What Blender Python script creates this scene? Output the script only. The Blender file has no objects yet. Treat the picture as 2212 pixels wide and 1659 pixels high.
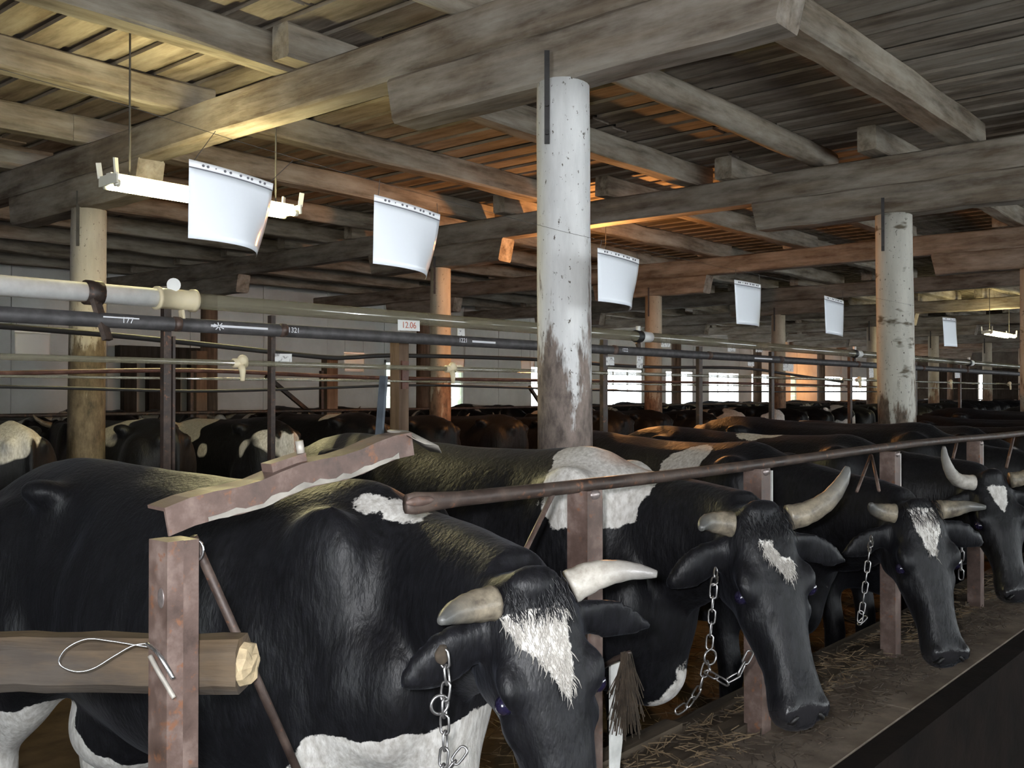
import bpy, bmesh, math, random
from math import sin, cos, pi, radians as R
from mathutils import Vector, Matrix, Euler, Quaternion
from mathutils import noise as mnoise

random.seed(7)
S = bpy.context.scene
COL = S.collection

# ------------------------------------------------------------------ camera
EYE = 1.60
F_PX = 2111.0
YAW = R(40.7)                       # angle of the view direction from the barn's long axis
FWD = Vector((cos(YAW), sin(YAW), 0)); RGT = Vector((sin(YAW), -cos(YAW), 0))
HORIZON = 850.0
cam_d = bpy.data.cameras.new('camera'); cam = bpy.data.objects.new('camera', cam_d); COL.objects.link(cam)
cam_d.sensor_width = 36.0; cam_d.lens = F_PX / 2212 * 36.0
cam_d.clip_start = 0.02; cam_d.clip_end = 300
cam.location = (0, 0, EYE)
pitch = math.atan((HORIZON - 829.5) / F_PX)
look = (FWD * cos(pitch) + Vector((0, 0, 1)) * sin(pitch))
cam.rotation_euler = look.to_track_quat('-Z', 'Y').to_euler()
S.camera = cam

# ------------------------------------------------------------------ world, lights, exposure
W = bpy.data.worlds.new('daylight'); S.world = W; W.use_nodes = True
wn = W.node_tree.nodes
wn['Background'].inputs[0].default_value = (0.90, 0.97, 1.0, 1)
wn['Background'].inputs[1].default_value = 8.0
fl_d = bpy.data.lights.new('camera_flash', 'AREA'); fl_d.shape = 'DISK'; fl_d.size = 0.05
fl_d.energy = 23.0; fl_d.color = (0.96, 0.97, 1.0); fl_d.spread = R(150)
fl = bpy.data.objects.new('camera_flash', fl_d); COL.objects.link(fl)
fl.location = Vector((0, 0, EYE + 0.045)) - RGT * 0.05 + FWD * 0.01
fl.rotation_euler = look.to_track_quat('-Z', 'Y').to_euler()
S.view_settings.view_transform = 'Standard'; S.view_settings.look = 'None'
S.view_settings.gamma = 1.0; S.view_settings.use_curve_mapping = False
S.view_settings.exposure = 0.75
S.cycles.max_bounces = 8; S.cycles.diffuse_bounces = 4; S.cycles.glossy_bounces = 3
S.cycles.transmission_bounces = 6; S.cycles.transparent_max_bounces = 10
S.cycles.caustics_reflective = False; S.cycles.caustics_refractive = False
S.cycles.sample_clamp_indirect = 4.0
S.cycles.use_denoising = True

SPX = [0.84, 1.95, 2.87, 4.05, 5.24, 6.62, 7.95, 9.35, 10.45, 11.5, 12.55, 13.65]      # stall posts along the neck rail
ORD = 'first second third fourth fifth sixth seventh eighth ninth tenth eleventh twelfth'.split()
# ------------------------------------------------------------------ helpers
def ray(px):
    u = (px - 1106.0) / F_PX
    return FWD + RGT * u
def at(px, py, d):
    """world point seen at a photo pixel at view depth d"""
    p = ray(px) * d
    return Vector((p.x, p.y, EYE - (py - HORIZON) / F_PX * d))
def atY(px, py, Y):
    return at(px, py, Y / ray(px).y)
def atX(px, py, X):
    return at(px, py, X / ray(px).x)

class MB:
    def __init__(s): s.v = []; s.f = []
    def ring(s, pts):
        a = len(s.v); s.v += [tuple(p) for p in pts]; return list(range(a, a + len(pts)))
    def bridge(s, a, b):
        n = len(a)
        for i in range(n): s.f.append((a[i], a[(i + 1) % n], b[(i + 1) % n], b[i]))
    def cap(s, r, rev=False): s.f.append(tuple(reversed(r)) if rev else tuple(r))
    def box(s, c, size, M=None):
        x, y, z = size[0] / 2, size[1] / 2, size[2] / 2; c = Vector(c)
        P = [Vector((a * x, b * y, d * z)) for a in (-1, 1) for b in (-1, 1) for d in (-1, 1)]
        if M: P = [M @ p for p in P]
        a = len(s.v); s.v += [tuple(c + p) for p in P]
        for q in ((0, 1, 3, 2), (4, 6, 7, 5), (0, 4, 5, 1), (2, 3, 7, 6), (0, 2, 6, 4), (1, 5, 7, 3)):
            s.f.append(tuple(a + i for i in q))
    def bar(s, p0, p1, w, h, up=(0, 0, 1)):
        p0, p1 = Vector(p0), Vector(p1); d = (p1 - p0); L = d.length; d.normalize()
        sd = d.cross(Vector(up)); sd = sd.normalized() if sd.length > 1e-4 else Vector((1, 0, 0)); u = sd.cross(d)
        M = Matrix((d, sd, u)).transposed()
        s.box((p0 + p1) / 2, (L, w, h), M)
    def tube(s, pts, rad, n=10, caps=True, side=None, power=1.0):
        """rad: list of r or (r_side, r_up); side: fixed side hint"""
        pts = [Vector(p) for p in pts]
        if not isinstance(rad, (list, tuple)): rad = [rad] * len(pts)
        prev = None; N = None
        rings = []
        for i, p in enumerate(pts):
            t = (pts[min(i + 1, len(pts) - 1)] - pts[max(i - 1, 0)]).normalized()
            if side is not None:
                u = t.cross(Vector(side)); u.normalize(); sd = u.cross(t).normalized()
            else:
                if N is None:
                    N = t.orthogonal().normalized()
                else:
                    N = (N - t * N.dot(t)).normalized()
                sd = N; u = t.cross(sd)
            r = rad[i]; ra, rb = (r if isinstance(r, (tuple, list)) else (r, r))
            q = []
            for k in range(n):
                a = 2 * pi * k / n; ca, sa = cos(a), sin(a)
                ca = math.copysign(abs(ca) ** power, ca); sa = math.copysign(abs(sa) ** power, sa)
                q.append(p + sd * (ra * ca) + u * (rb * sa))
            rings.append(s.ring(q))
        for a, b in zip(rings, rings[1:]): s.bridge(a, b)
        if caps: s.cap(rings[0], True); s.cap(rings[-1])
        return rings
    def ellipsoid(s, c, r, M=None, n=14, m=9):
        c = Vector(c); rings = []
        for j in range(1, m):
            ph = pi * j / m
            q = []
            for k in range(n):
                a = 2 * pi * k / n
                p = Vector((r[0] * sin(ph) * cos(a), r[1] * sin(ph) * sin(a), r[2] * cos(ph)))
                q.append(c + (M @ p if M else p))
            rings.append(s.ring(q))
        for a, b in zip(rings, rings[1:]): s.bridge(a, b)
        p = Vector((0, 0, r[2])); t = s.ring([c + (M @ p if M else p)]); bt = s.ring([c - (M @ p if M else p)])
        for k in range(n):
            s.f.append((t[0], rings[0][(k + 1) % n], rings[0][k])[::-1]); s.f.append((bt[0], rings[-1][k], rings[-1][(k + 1) % n])[::-1])
    def mesh(s, name, smooth=False):
        me = bpy.data.meshes.new(name); me.from_pydata(s.v, [], s.f); me.update()
        bm = bmesh.new(); bm.from_mesh(me); bmesh.ops.recalc_face_normals(bm, faces=bm.faces); bm.to_mesh(me); bm.free()
        if smooth: me.polygons.foreach_set('use_smooth', [True] * len(me.polygons))
        return me
    def build(s, name, mat, parent=None, smooth=False):
        return link(name, s.mesh(name, smooth), mat, parent)

def link(name, me, mat=None, parent=None):
    o = bpy.data.objects.new(name, me); COL.objects.link(o)
    if mat is not None and len(me.materials) == 0: me.materials.append(mat)
    if parent is not None: o.parent = parent
    return o
def empty(name, loc=(0, 0, 0), rz=0.0):
    o = bpy.data.objects.new(name, None); COL.objects.link(o); o.location = loc; o.rotation_euler = (0, 0, rz)
    o.empty_display_size = 0.1
    return o
def tag(o, label, cat=None, group=None, kind=None):
    o['label'] = label
    if cat: o['category'] = cat
    if group: o['group'] = group
    if kind: o['kind'] = kind
    return o
def struct(o, label=None, cat=None):
    o['kind'] = 'structure'
    if label: o['label'] = label
    if cat: o['category'] = cat
    return o
def copy_tree(o, parent=None):
    c = o.copy(); COL.objects.link(c); c.parent = parent
    for ch in o.children: copy_tree(ch, c)
    return c

# ------------------------------------------------------------------ materials
def mat(name):
    m = bpy.data.materials.new(name); m.use_nodes = True
    nt = m.node_tree; return m, nt.nodes, nt.links, nt.nodes['Principled BSDF']
def N_(nodes, t, **kw):
    n = nodes.new(t)
    for k, v in kw.items(): setattr(n, k, v)
    return n
def ramp(nodes, stops):
    r = nodes.new('ShaderNodeValToRGB'); e = r.color_ramp.elements
    while len(e) < len(stops): e.new(0.5)
    for i, (p, c) in enumerate(stops):
        e[i].position = p; e[i].color = (*c, 1) if len(c) == 3 else c
    return r
def noise(nodes, links, vec, scale, detail=4, rough=0.55, dist=0.0):
    n = nodes.new('ShaderNodeTexNoise'); n.inputs['Scale'].default_value = scale
    n.inputs['Detail'].default_value = detail; n.inputs['Roughness'].default_value = rough
    n.inputs['Distortion'].default_value = dist
    if vec is not None: links.new(vec, n.inputs['Vector'])
    return n
def objvec(nodes, links, scale=(1, 1, 1), rnd=True):
    tc = nodes.new('ShaderNodeTexCoord'); mp = nodes.new('ShaderNodeMapping'); mp.inputs['Scale'].default_value = scale
    links.new(tc.outputs['Object'], mp.inputs['Vector'])
    if rnd:
        oi = nodes.new('ShaderNodeObjectInfo'); ml = nodes.new('ShaderNodeMath'); ml.operation = 'MULTIPLY'; ml.inputs[1].default_value = 37.0
        links.new(oi.outputs['Random'], ml.inputs[0])
        links.new(ml.outputs[0], mp.inputs['Location'])
    return mp.outputs['Vector']
def mix(nodes, links, fac, a, b, blend='MIX'):
    m = nodes.new('ShaderNodeMix'); m.data_type = 'RGBA'; m.blend_type = blend
    for val, sock in ((fac, m.inputs[0]), (a, m.inputs[6]), (b, m.inputs[7])):
        if isinstance(val, (int, float)): sock.default_value = val
        elif isinstance(val, tuple): sock.default_value = (*val, 1) if len(val) == 3 else val
        else: links.new(val, sock)
    return m.outputs[2]
def bump(nodes, links, bsdf, height, strength=0.4, dist=0.02):
    b = nodes.new('ShaderNodeBump'); b.inputs['Strength'].default_value = strength; b.inputs['Distance'].default_value = dist
    links.new(height, b.inputs['Height']); links.new(b.outputs[0], bsdf.inputs['Normal'])

def plain(name, col, rough=0.6, metal=0.0, var=0.0, vscale=8.0, bmp=0.0):
    m, n, l, b = mat(name)
    b.inputs['Roughness'].default_value = rough; b.inputs['Metallic'].default_value = metal
    if var:
        v = objvec(n, l); nz = noise(n, l, v, vscale, 5)
        r = ramp(n, [(0.3, tuple(c * (1 - var) for c in col)), (0.7, tuple(min(1, c * (1 + var)) for c in col))])
        l.new(nz.outputs['Fac'], r.inputs[0]); l.new(r.outputs[0], b.inputs['Base Color'])
        if bmp: bump(n, l, b, nz.outputs['Fac'], bmp, 0.01)
    else: b.inputs['Base Color'].default_value = (*col, 1)
    return m

def timber(name, dark, light, axis=0, wash=0.0, washcol=(0.6, 0.58, 0.54), rough=0.85):
    m, n, l, b = mat(name); b.inputs['Roughness'].default_value = rough
    b.inputs['Specular IOR Level'].default_value = 0.25
    sc = [16, 16, 16]; sc[axis] = 1.3
    v = objvec(n, l, tuple(sc)); g = noise(n, l, v, 1.0, 6, 0.62, 0.4)
    r = ramp(n, [(0.28, dark), (0.5, tuple((a + c) / 2 for a, c in zip(dark, light))), (0.72, light)])
    l.new(g.outputs['Fac'], r.inputs[0]); c = r.outputs[0]
    v2 = objvec(n, l, (1, 1, 1)); g2 = noise(n, l, v2, 3.2, 5, 0.6)
    st = ramp(n, [(0.30, (0.5, 0.45, 0.40)), (0.66, (1, 1, 1))]); l.new(g2.outputs['Fac'], st.inputs[0])
    c = mix(n, l, 0.75, c, st.outputs[0], 'MULTIPLY')
    if wash:
        sc3 = [7, 7, 7]; sc3[axis] = 1.6; g3 = noise(n, l, objvec(n, l, tuple(sc3)), 1.0, 6, 0.65); wr = ramp(n, [(0.42 - wash * 0.1, (0, 0, 0)), (0.80 - wash * 0.3, (0.85, 0.85, 0.85))])
        l.new(g3.outputs['Fac'], wr.inputs[0]); c = mix(n, l, wr.outputs[0], c, washcol)
    l.new(c, b.inputs['Base Color']); bump(n, l, b, g.outputs['Fac'], 0.55, 0.012)
    return m

M = {}
M['beam'] = timber('weathered_timber', (0.08, 0.06, 0.045), (0.27, 0.22, 0.17), 0, 0.25, (0.38, 0.345, 0.30))
M['joist'] = timber('hewn_joist_timber', (0.09, 0.07, 0.05), (0.36, 0.30, 0.23), 0, 0.3, (0.42, 0.38, 0.32))
M['board'] = timber('ceiling_board_timber', (0.115, 0.09, 0.07), (0.31, 0.26, 0.205), 0, 0.2, (0.38, 0.34, 0.29))
M['dark_wood'] = timber('dark_wood', (0.02, 0.016, 0.013), (0.07, 0.055, 0.045), 2)
M['plank'] = timber('manger_plank', (0.03, 0.023, 0.017), (0.11, 0.085, 0.06), 0)
M['rail_wood'] = timber('grey_rail_wood', (0.04, 0.032, 0.026), (0.11, 0.094, 0.08), 0, 0.10, (0.19, 0.125, 0.065))
M['post_wood'] = timber('brown_post_wood', (0.07, 0.045, 0.03), (0.25, 0.17, 0.12), 2)
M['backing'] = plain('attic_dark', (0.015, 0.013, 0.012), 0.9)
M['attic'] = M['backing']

def whitewash(name, worn_top, worn_col, base=(0.66, 0.65, 0.62), knots=0.0):
    """whitewashed round post: paint worn off below about worn_top metres, dark specks"""
    m, n, l, b = mat(name); b.inputs['Roughness'].default_value = 0.8
    v = objvec(n, l, (1, 1, 1)); v1 = objvec(n, l, (9, 9, 2.2)); v2 = objvec(n, l, (30, 30, 18))
    tone = noise(n, l, v1, 1.0, 5, 0.6); tr = ramp(n, [(0.3, tuple(c * 0.72 for c in base)), (0.65, base)])
    l.new(tone.outputs['Fac'], tr.inputs[0]); c = tr.outputs[0]
    sp = noise(n, l, v2, 1.6, 3, 0.7); sr = ramp(n, [(0.63, (0, 0, 0)), (0.69, (1, 1, 1))]); l.new(sp.outputs['Fac'], sr.inputs[0])
    c = mix(n, l, sr.outputs[0], c, (0.10, 0.085, 0.07))
    if knots:
        v3 = objvec(n, l, (3.0, 3.0, 7.0)); kn = noise(n, l, v3, 1.3, 3, 0.6); kr = ramp(n, [(0.62, (0, 0, 0)), (0.70, (1, 1, 1))])
        l.new(kn.outputs['Fac'], kr.inputs[0]); c = mix(n, l, kr.outputs[0], c, (0.12, 0.10, 0.07))
    sep = n.new('ShaderNodeSeparateXYZ'); tc = n.new('ShaderNodeTexCoord'); l.new(tc.outputs['Object'], sep.inputs[0])
    wn_ = noise(n, l, v1, 0.9, 6, 0.65)
    m1 = n.new('ShaderNodeMath'); m1.operation = 'MULTIPLY_ADD'; m1.inputs[1].default_value = 2.2; m1.inputs[2].default_value = -1.1
    l.new(wn_.outputs['Fac'], m1.inputs[0])
    m2 = n.new('ShaderNodeMath'); m2.operation = 'ADD'; l.new(m1.outputs[0], m2.inputs[0]); l.new(sep.outputs['Z'], m2.inputs[1])
    wr = ramp(n, [(0.0, (1, 1, 1)), (1.0, (0, 0, 0))])
    mr = n.new('ShaderNodeMapRange'); mr.inputs['From Min'].default_value = worn_top - 0.08; mr.inputs['From Max'].default_value = worn_top + 0.08
    l.new(m2.outputs[0], mr.inputs['Value']); l.new(mr.outputs[0], wr.inputs[0])
    vw = objvec(n, l, (16, 16, 7)); gw = noise(n, l, vw, 1.0, 7, 0.7); gr = ramp(n, [(0.34, tuple(x * 0.35 for x in worn_col)), (0.5, tuple(x * 0.8 for x in worn_col)), (0.66, tuple(x * 1.25 for x in worn_col))]); l.new(gw.outputs['Fac'], gr.inputs[0])
    c = mix(n, l, wr.outputs[0], c, gr.outputs[0])
    l.new(c, b.inputs['Base Color']); bump(n, l, b, tone.outputs['Fac'], 0.35, 0.01)
    return m
M['ww_post'] = whitewash('whitewashed_post', 1.85, (0.24, 0.19, 0.165), (0.74, 0.74, 0.74))
M['ww_birch'] = whitewash('whitewashed_birch_post', 1.55, (0.20, 0.15, 0.11), (0.58, 0.56, 0.50), 1.0)
M['ww_old'] = whitewash('stained_post', 2.0, (0.15, 0.115, 0.075), (0.46, 0.42, 0.36))
M['ww_tan'] = whitewash('tan_post', 1.7, (0.24, 0.14, 0.085), (0.50, 0.43, 0.33))

def rust(name, base=(0.115, 0.075, 0.062), hi=(0.20, 0.145, 0.125), metal=0.15, rough=0.52):
    m, n, l, b = mat(name); b.inputs['Metallic'].default_value = metal
    v = objvec(n, l, (1, 1, 1)); g = noise(n, l, v, 14, 7, 0.65); r = ramp(n, [(0.32, tuple(c * 0.55 for c in base)), (0.5, base), (0.66, hi)])
    l.new(g.outputs['Fac'], r.inputs[0]); c = r.outputs[0]
    g2 = noise(n, l, v, 40, 4, 0.6); o = ramp(n, [(0.60, (0, 0, 0)), (0.70, (1, 1, 1))]); l.new(g2.outputs['Fac'], o.inputs[0])
    c = mix(n, l, o.outputs[0], c, (0.19, 0.085, 0.045))
    l.new(c, b.inputs['Base Color'])
    rr = ramp(n, [(0.35, (rough - 0.14,) * 3), (0.65, (rough + 0.16,) * 3)]); l.new(g.outputs['Fac'], rr.inputs[0]); l.new(rr.outputs[0], b.inputs['Roughness'])
    bump(n, l, b, g.outputs['Fac'], 0.35, 0.004)
    return m
M['rust'] = rust('rusty_steel')
M['rust_dark'] = rust('dark_rusty_steel', (0.05, 0.034, 0.028), (0.10, 0.07, 0.055))
M['rust_red'] = rust('red_rusty_steel', (0.12, 0.05, 0.035), (0.2, 0.1, 0.07))
M['iron'] = plain('blackened_iron', (0.035, 0.032, 0.032), 0.6, 0.4, 0.4, 12)
M['flat_iron'] = plain('blue_grey_flat_iron', (0.035, 0.042, 0.05), 0.5, 0.3, 0.5, 25)
M['weld_and_glint'] = plain('weld_and_glint_metal', (0.26, 0.22, 0.21), 0.33, 0.55, 0.3, 60)
M['torn_metal'] = plain('torn_sheet_metal', (0.27, 0.25, 0.22), 0.55, 0.2, 0.4, 14)
M['chain'] = plain('zinc_chain', (0.34, 0.33, 0.33), 0.35, 0.9, 0.3, 30)
M['wire'] = plain('bright_wire', (0.72, 0.72, 0.74), 0.25, 0.95)
M['dark_wire'] = plain('dark_wire', (0.06, 0.055, 0.05), 0.6)
M['black_pipe'] = plain('black_steel_pipe', (0.075, 0.07, 0.072), 0.55, 0.25, 0.35, 18)
M['cable'] = plain('black_cable', (0.022, 0.019, 0.018), 0.6)
M['white_pipe'] = plain('white_painted_pipe', (0.80, 0.80, 0.79), 0.55, 0, 0.10, 20)
M['cream'] = plain('cream_plastic', (0.72, 0.62, 0.42), 0.45, 0, 0.08, 14)
M['rubber'] = plain('black_rubber', (0.02, 0.02, 0.022), 0.45)
M['white_plastic'] = plain('white_plastic', (0.8, 0.8, 0.78), 0.4)
M['white_strip'] = plain('white_paint_strip', (0.52, 0.52, 0.50), 0.7, 0, 0.25, 20)
M['chalk'] = plain('chalk', (0.75, 0.76, 0.80), 0.9)
M['print_red'] = plain('red_print', (0.55, 0.18, 0.12), 0.8)
M['print_dark'] = plain('dark_print', (0.12, 0.12, 0.14), 0.7)

def paperm(name, col, coat=1.0):
    m, n, l, b = mat(name); b.inputs['Base Color'].default_value = (*col, 1); b.inputs['Roughness'].default_value = 0.55
    b.inputs['Coat Weight'].default_value = coat; b.inputs['Coat Roughness'].default_value = 0.16
    v = objvec(n, l, (1, 1, 1)); g = noise(n, l, v, 9, 3); bump(n, l, b, g.outputs['Fac'], 0.12, 0.02)
    return m
M['paper'] = paperm('paper_in_sleeve', (0.78, 0.82, 0.88))
M['paper_strip'] = paperm('sleeve_binding_strip', (0.85, 0.86, 0.88), 0.6)
def cardm():
    m, n, l, b = mat('small_card'); b.inputs['Roughness'].default_value = 0.5
    v = objvec(n, l, (1, 1, 1)); g = noise(n, l, v, 55, 2); r = ramp(n, [(0.36, (0.30, 0.28, 0.28)), (0.46, (0.72, 0.71, 0.70))])
    l.new(g.outputs['Fac'], r.inputs[0]); l.new(r.outputs[0], b.inputs['Base Color']); return m
M['card'] = cardm()
def clear(name, col=(1, 1, 1), alpha=0.25, rough=0.1):
    m, n, l, b = mat(name); b.inputs['Base Color'].default_value = (*col, 1); b.inputs['Roughness'].default_value = rough
    b.inputs['Alpha'].default_value = alpha; b.inputs['Coat Weight'].default_value = 0.5
    v = objvec(n, l, (1, 1, 1)); g = noise(n, l, v, 12, 3); bump(n, l, b, g.outputs['Fac'], 0.6, 0.03)
    return m
M['clear_sleeve'] = clear('clear_plastic_sleeve', (0.8, 0.8, 0.82), 0.35, 0.15)
def glassm(name, tint, alpha):
    m, n, l, b = mat(name); b.inputs['Base Color'].default_value = (*tint, 1); b.inputs['Roughness'].default_value = 0.06
    b.inputs['Alpha'].default_value = alpha; b.inputs['IOR'].default_value = 1.9; b.inputs['Coat Weight'].default_value = 0.6; b.inputs['Coat Roughness'].default_value = 0.03
    return m
M['glass_pipe'] = glassm('milky_glass_pipe', (0.22, 0.20, 0.14), 0.72)
M['window_glass'] = glassm('dusty_window_glass', (0.9, 0.93, 0.9), 0.10)

def concrete(name, a, b_, sc=3.0, rough=0.85, joints=False):
    m, n, l, b = mat(name); b.inputs['Roughness'].default_value = rough; b.inputs['Specular IOR Level'].default_value = 0.12
    v = objvec(n, l, (1, 1, 1), False); g = noise(n, l, v, sc, 7, 0.62); r = ramp(n, [(0.3, a), (0.7, b_)])
    l.new(g.outputs['Fac'], r.inputs[0]); l.new(r.outputs[0], b.inputs['Base Color']); bump(n, l, b, g.outputs['Fac'], 0.4, 0.02)
    return m
M['wall'] = concrete('limewashed_wall', (0.66, 0.645, 0.61), (0.84, 0.83, 0.80), 1.4)
M['wall_dark'] = concrete('dark_plaster', (0.10, 0.085, 0.07), (0.22, 0.19, 0.16), 2)
M['wall_tan'] = concrete('tan_plaster', (0.34, 0.25, 0.16), (0.5, 0.4, 0.28), 2)
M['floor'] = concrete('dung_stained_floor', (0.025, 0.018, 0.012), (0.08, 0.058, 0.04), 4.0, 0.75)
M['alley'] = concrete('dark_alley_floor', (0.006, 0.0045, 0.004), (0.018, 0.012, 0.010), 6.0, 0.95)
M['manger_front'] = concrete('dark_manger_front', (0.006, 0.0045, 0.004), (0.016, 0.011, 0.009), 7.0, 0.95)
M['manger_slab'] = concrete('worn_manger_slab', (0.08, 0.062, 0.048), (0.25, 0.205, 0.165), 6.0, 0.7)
M['frame_w'] = plain('window_frame_paint', (0.7, 0.7, 0.68), 0.6)
M['green_glass'] = glassm('greenish_dusty_glass', (0.62, 0.72, 0.50), 0.72)
M['straw'] = plain('straw', (0.13, 0.09, 0.05), 0.8, 0, 0.5, 30)
M['chaff'] = plain('dark_chaff', (0.055, 0.04, 0.027), 0.9, 0, 0.6, 40)

def emis(name, col, strength):
    m, n, l, b = mat(name); b.inputs['Base Color'].default_value = (*col, 1)
    b.inputs['Emission Color'].default_value = (*col, 1); b.inputs['Emission Strength'].default_value = strength
    return m
M['tube_lit'] = emis('lit_fluorescent_tube', (1.0, 0.88, 0.45), 60.0)
M['bulb_lit'] = emis('lit_filament_bulb', (1.0, 0.50, 0.16), 300.0)
M['lamp_white'] = plain('white_enamel', (0.8, 0.78, 0.68), 0.35)

def coat(name, generic):
    m, n, l, b = mat(name)
    tc = n.new('ShaderNodeTexCoord')
    hv = objvec(n, l, (70, 70, 26), False); hair = noise(n, l, hv, 1.0, 3, 0.6)
    if generic:
        # patches: own noise per animal, the object's colour holds (threshold, offset, offset)
        oi = n.new('ShaderNodeObjectInfo'); sep = n.new('ShaderNodeSeparateColor'); l.new(oi.outputs['Color'], sep.inputs[0])
        cmb = n.new('ShaderNodeCombineXYZ')
        for i, k in enumerate(('Green', 'Blue')):
            mm = n.new('ShaderNodeMath'); mm.operation = 'MULTIPLY'; mm.inputs[1].default_value = 40; l.new(sep.outputs[k], mm.inputs[0]); l.new(mm.outputs[0], cmb.inputs[i])
        add = n.new('ShaderNodeVectorMath'); l.new(tc.outputs['Object'], add.inputs[0]); l.new(cmb.outputs[0], add.inputs[1])
        pn = noise(n, l, add.outputs[0], 1.5, 2, 0.45, 0.3)
        df = n.new('ShaderNodeMath'); df.operation = 'SUBTRACT'; l.new(pn.outputs['Fac'], df.inputs[0]); l.new(sep.outputs['Red'], df.inputs[1])
        mk = n.new('ShaderNodeMapRange'); mk.inputs['From Min'].default_value = -0.006; mk.inputs['From Max'].default_value = 0.006; l.new(df.outputs[0], mk.inputs['Value'])
    else:
        at_ = n.new('ShaderNodeAttribute'); at_.attribute_name = 'white'
        ev = objvec(n, l, (1, 1, 1), False); en = noise(n, l, ev, 24, 5, 0.7)
        sb = n.new('ShaderNodeMath'); sb.operation = 'MULTIPLY_ADD'; sb.inputs[1].default_value = 0.045; sb.inputs[2].default_value = -0.0225
        l.new(en.outputs['Fac'], sb.inputs[0]); ad = n.new('ShaderNodeMath'); l.new(sb.outputs[0], ad.inputs[0]); l.new(at_.outputs['Fac'], ad.inputs[1])
        mk = n.new('ShaderNodeMapRange'); mk.inputs['From Min'].default_value = -0.002; mk.inputs['From Max'].default_value = 0.002; l.new(ad.outputs[0], mk.inputs['Value'])
    hr = ramp(n, [(0.3, (0.0035, 0.0035, 0.0042)), (0.7, (0.010, 0.010, 0.0125))]); l.new(hair.outputs['Fac'], hr.inputs[0])
    wr = ramp(n, [(0.3, (0.42, 0.395, 0.36)), (0.65, (0.70, 0.68, 0.65))]); l.new(hair.outputs['Fac'], wr.inputs[0])
    c = mix(n, l, mk.outputs[0], hr.outputs[0], wr.outputs[0])
    if not generic:
        t_ = n.new('ShaderNodeAttribute'); t_.attribute_name = 'tan'
        c = mix(n, l, t_.outputs['Fac'], c, (0.42, 0.22, 0.12))
        mz = n.new('ShaderNodeAttribute'); mz.attribute_name = 'muzzle'
        c = mix(n, l, mz.outputs['Fac'], c, (0.020, 0.019, 0.021))
        rr = n.new('ShaderNodeMapRange'); rr.inputs['To Min'].default_value = 0.46; rr.inputs['To Max'].default_value = 0.16
        l.new(mz.outputs['Fac'], rr.inputs['Value']); l.new(rr.outputs[0], b.inputs['Roughness'])
    else: b.inputs['Roughness'].default_value = 0.5
    l.new(c, b.inputs['Base Color'])
    b.inputs['Specular IOR Level'].default_value = 0.26
    b.inputs['Sheen Weight'].default_value = 0.05; b.inputs['Sheen Roughness'].default_value = 0.4; b.inputs['Sheen Tint'].default_value = (0.5, 0.55, 0.7, 1)
    bv = noise(n, l, objvec(n, l, (1, 1, 1), False), 4.0, 3); sm = n.new('ShaderNodeMath'); sm.operation = 'MULTIPLY_ADD'; sm.inputs[1].default_value = 0.30
    l.new(hair.outputs['Fac'], sm.inputs[0]); l.new(bv.outputs['Fac'], sm.inputs[2])
    bump(n, l, b, sm.outputs[0], 0.35, 0.03)
    return m
M['coat'] = coat('cow_coat', False)
M['coat_generic'] = coat('cow_coat_herd', True)
def hornm(name, a, b_, tip):
    m, n, l, b = mat(name); b.inputs['Roughness'].default_value = 0.38
    v = objvec(n, l, (1, 1, 1)); g = noise(n, l, v, 26, 5, 0.65); r = ramp(n, [(0.34, a), (0.62, b_)]); l.new(g.outputs['Fac'], r.inputs[0])
    at_ = n.new('ShaderNodeAttribute'); at_.attribute_name = 'tip'; tr = ramp(n, [(0.35, (0, 0, 0)), (0.85, (1, 1, 1))]); l.new(at_.outputs['Fac'], tr.inputs[0])
    l.new(mix(n, l, tr.outputs[0], r.outputs[0], tip), b.inputs['Base Color']); bump(n, l, b, g.outputs['Fac'], 0.4, 0.006)
    return m
M['horn'] = hornm('cow_horn', (0.09, 0.075, 0.058), (0.27, 0.23, 0.17), (0.10, 0.10, 0.095))
M['horn_pale'] = hornm('pale_cow_horn', (0.30, 0.27, 0.23), (0.52, 0.49, 0.44), (0.20, 0.19, 0.18))
M['eye'] = plain('cow_eye', (0.012, 0.010, 0.03), 0.10)
M['eye'].node_tree.nodes['Principled BSDF'].inputs['Coat Weight'].default_value = 1.0
M['hair_black'] = plain('black_hair', (0.012, 0.012, 0.014), 0.4)
M['hair_white'] = plain('white_hair', (0.42, 0.395, 0.36), 0.6)
M['nostril'] = plain('nostril_skin', (0.004, 0.003, 0.003), 0.5)

#==STRUCTURE==
# ================================================================== the building
X0, X1, Y0, Y1 = -6.0, 46.0, -4.6, 16.0
Z_CAP, Z_GIR, Z_JOI, Z_BRD = 3.05, 3.30, 3.54, 3.74
mb = MB(); mb.box(((X0 + X1) / 2, 9.15, -0.1), (X1 - X0 + 1, 15.1, 0.2))
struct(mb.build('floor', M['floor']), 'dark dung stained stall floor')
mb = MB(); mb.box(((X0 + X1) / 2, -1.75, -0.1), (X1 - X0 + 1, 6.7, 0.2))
struct(mb.build('floor', M['alley']), 'dark earthy floor of the feed alley')

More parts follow.
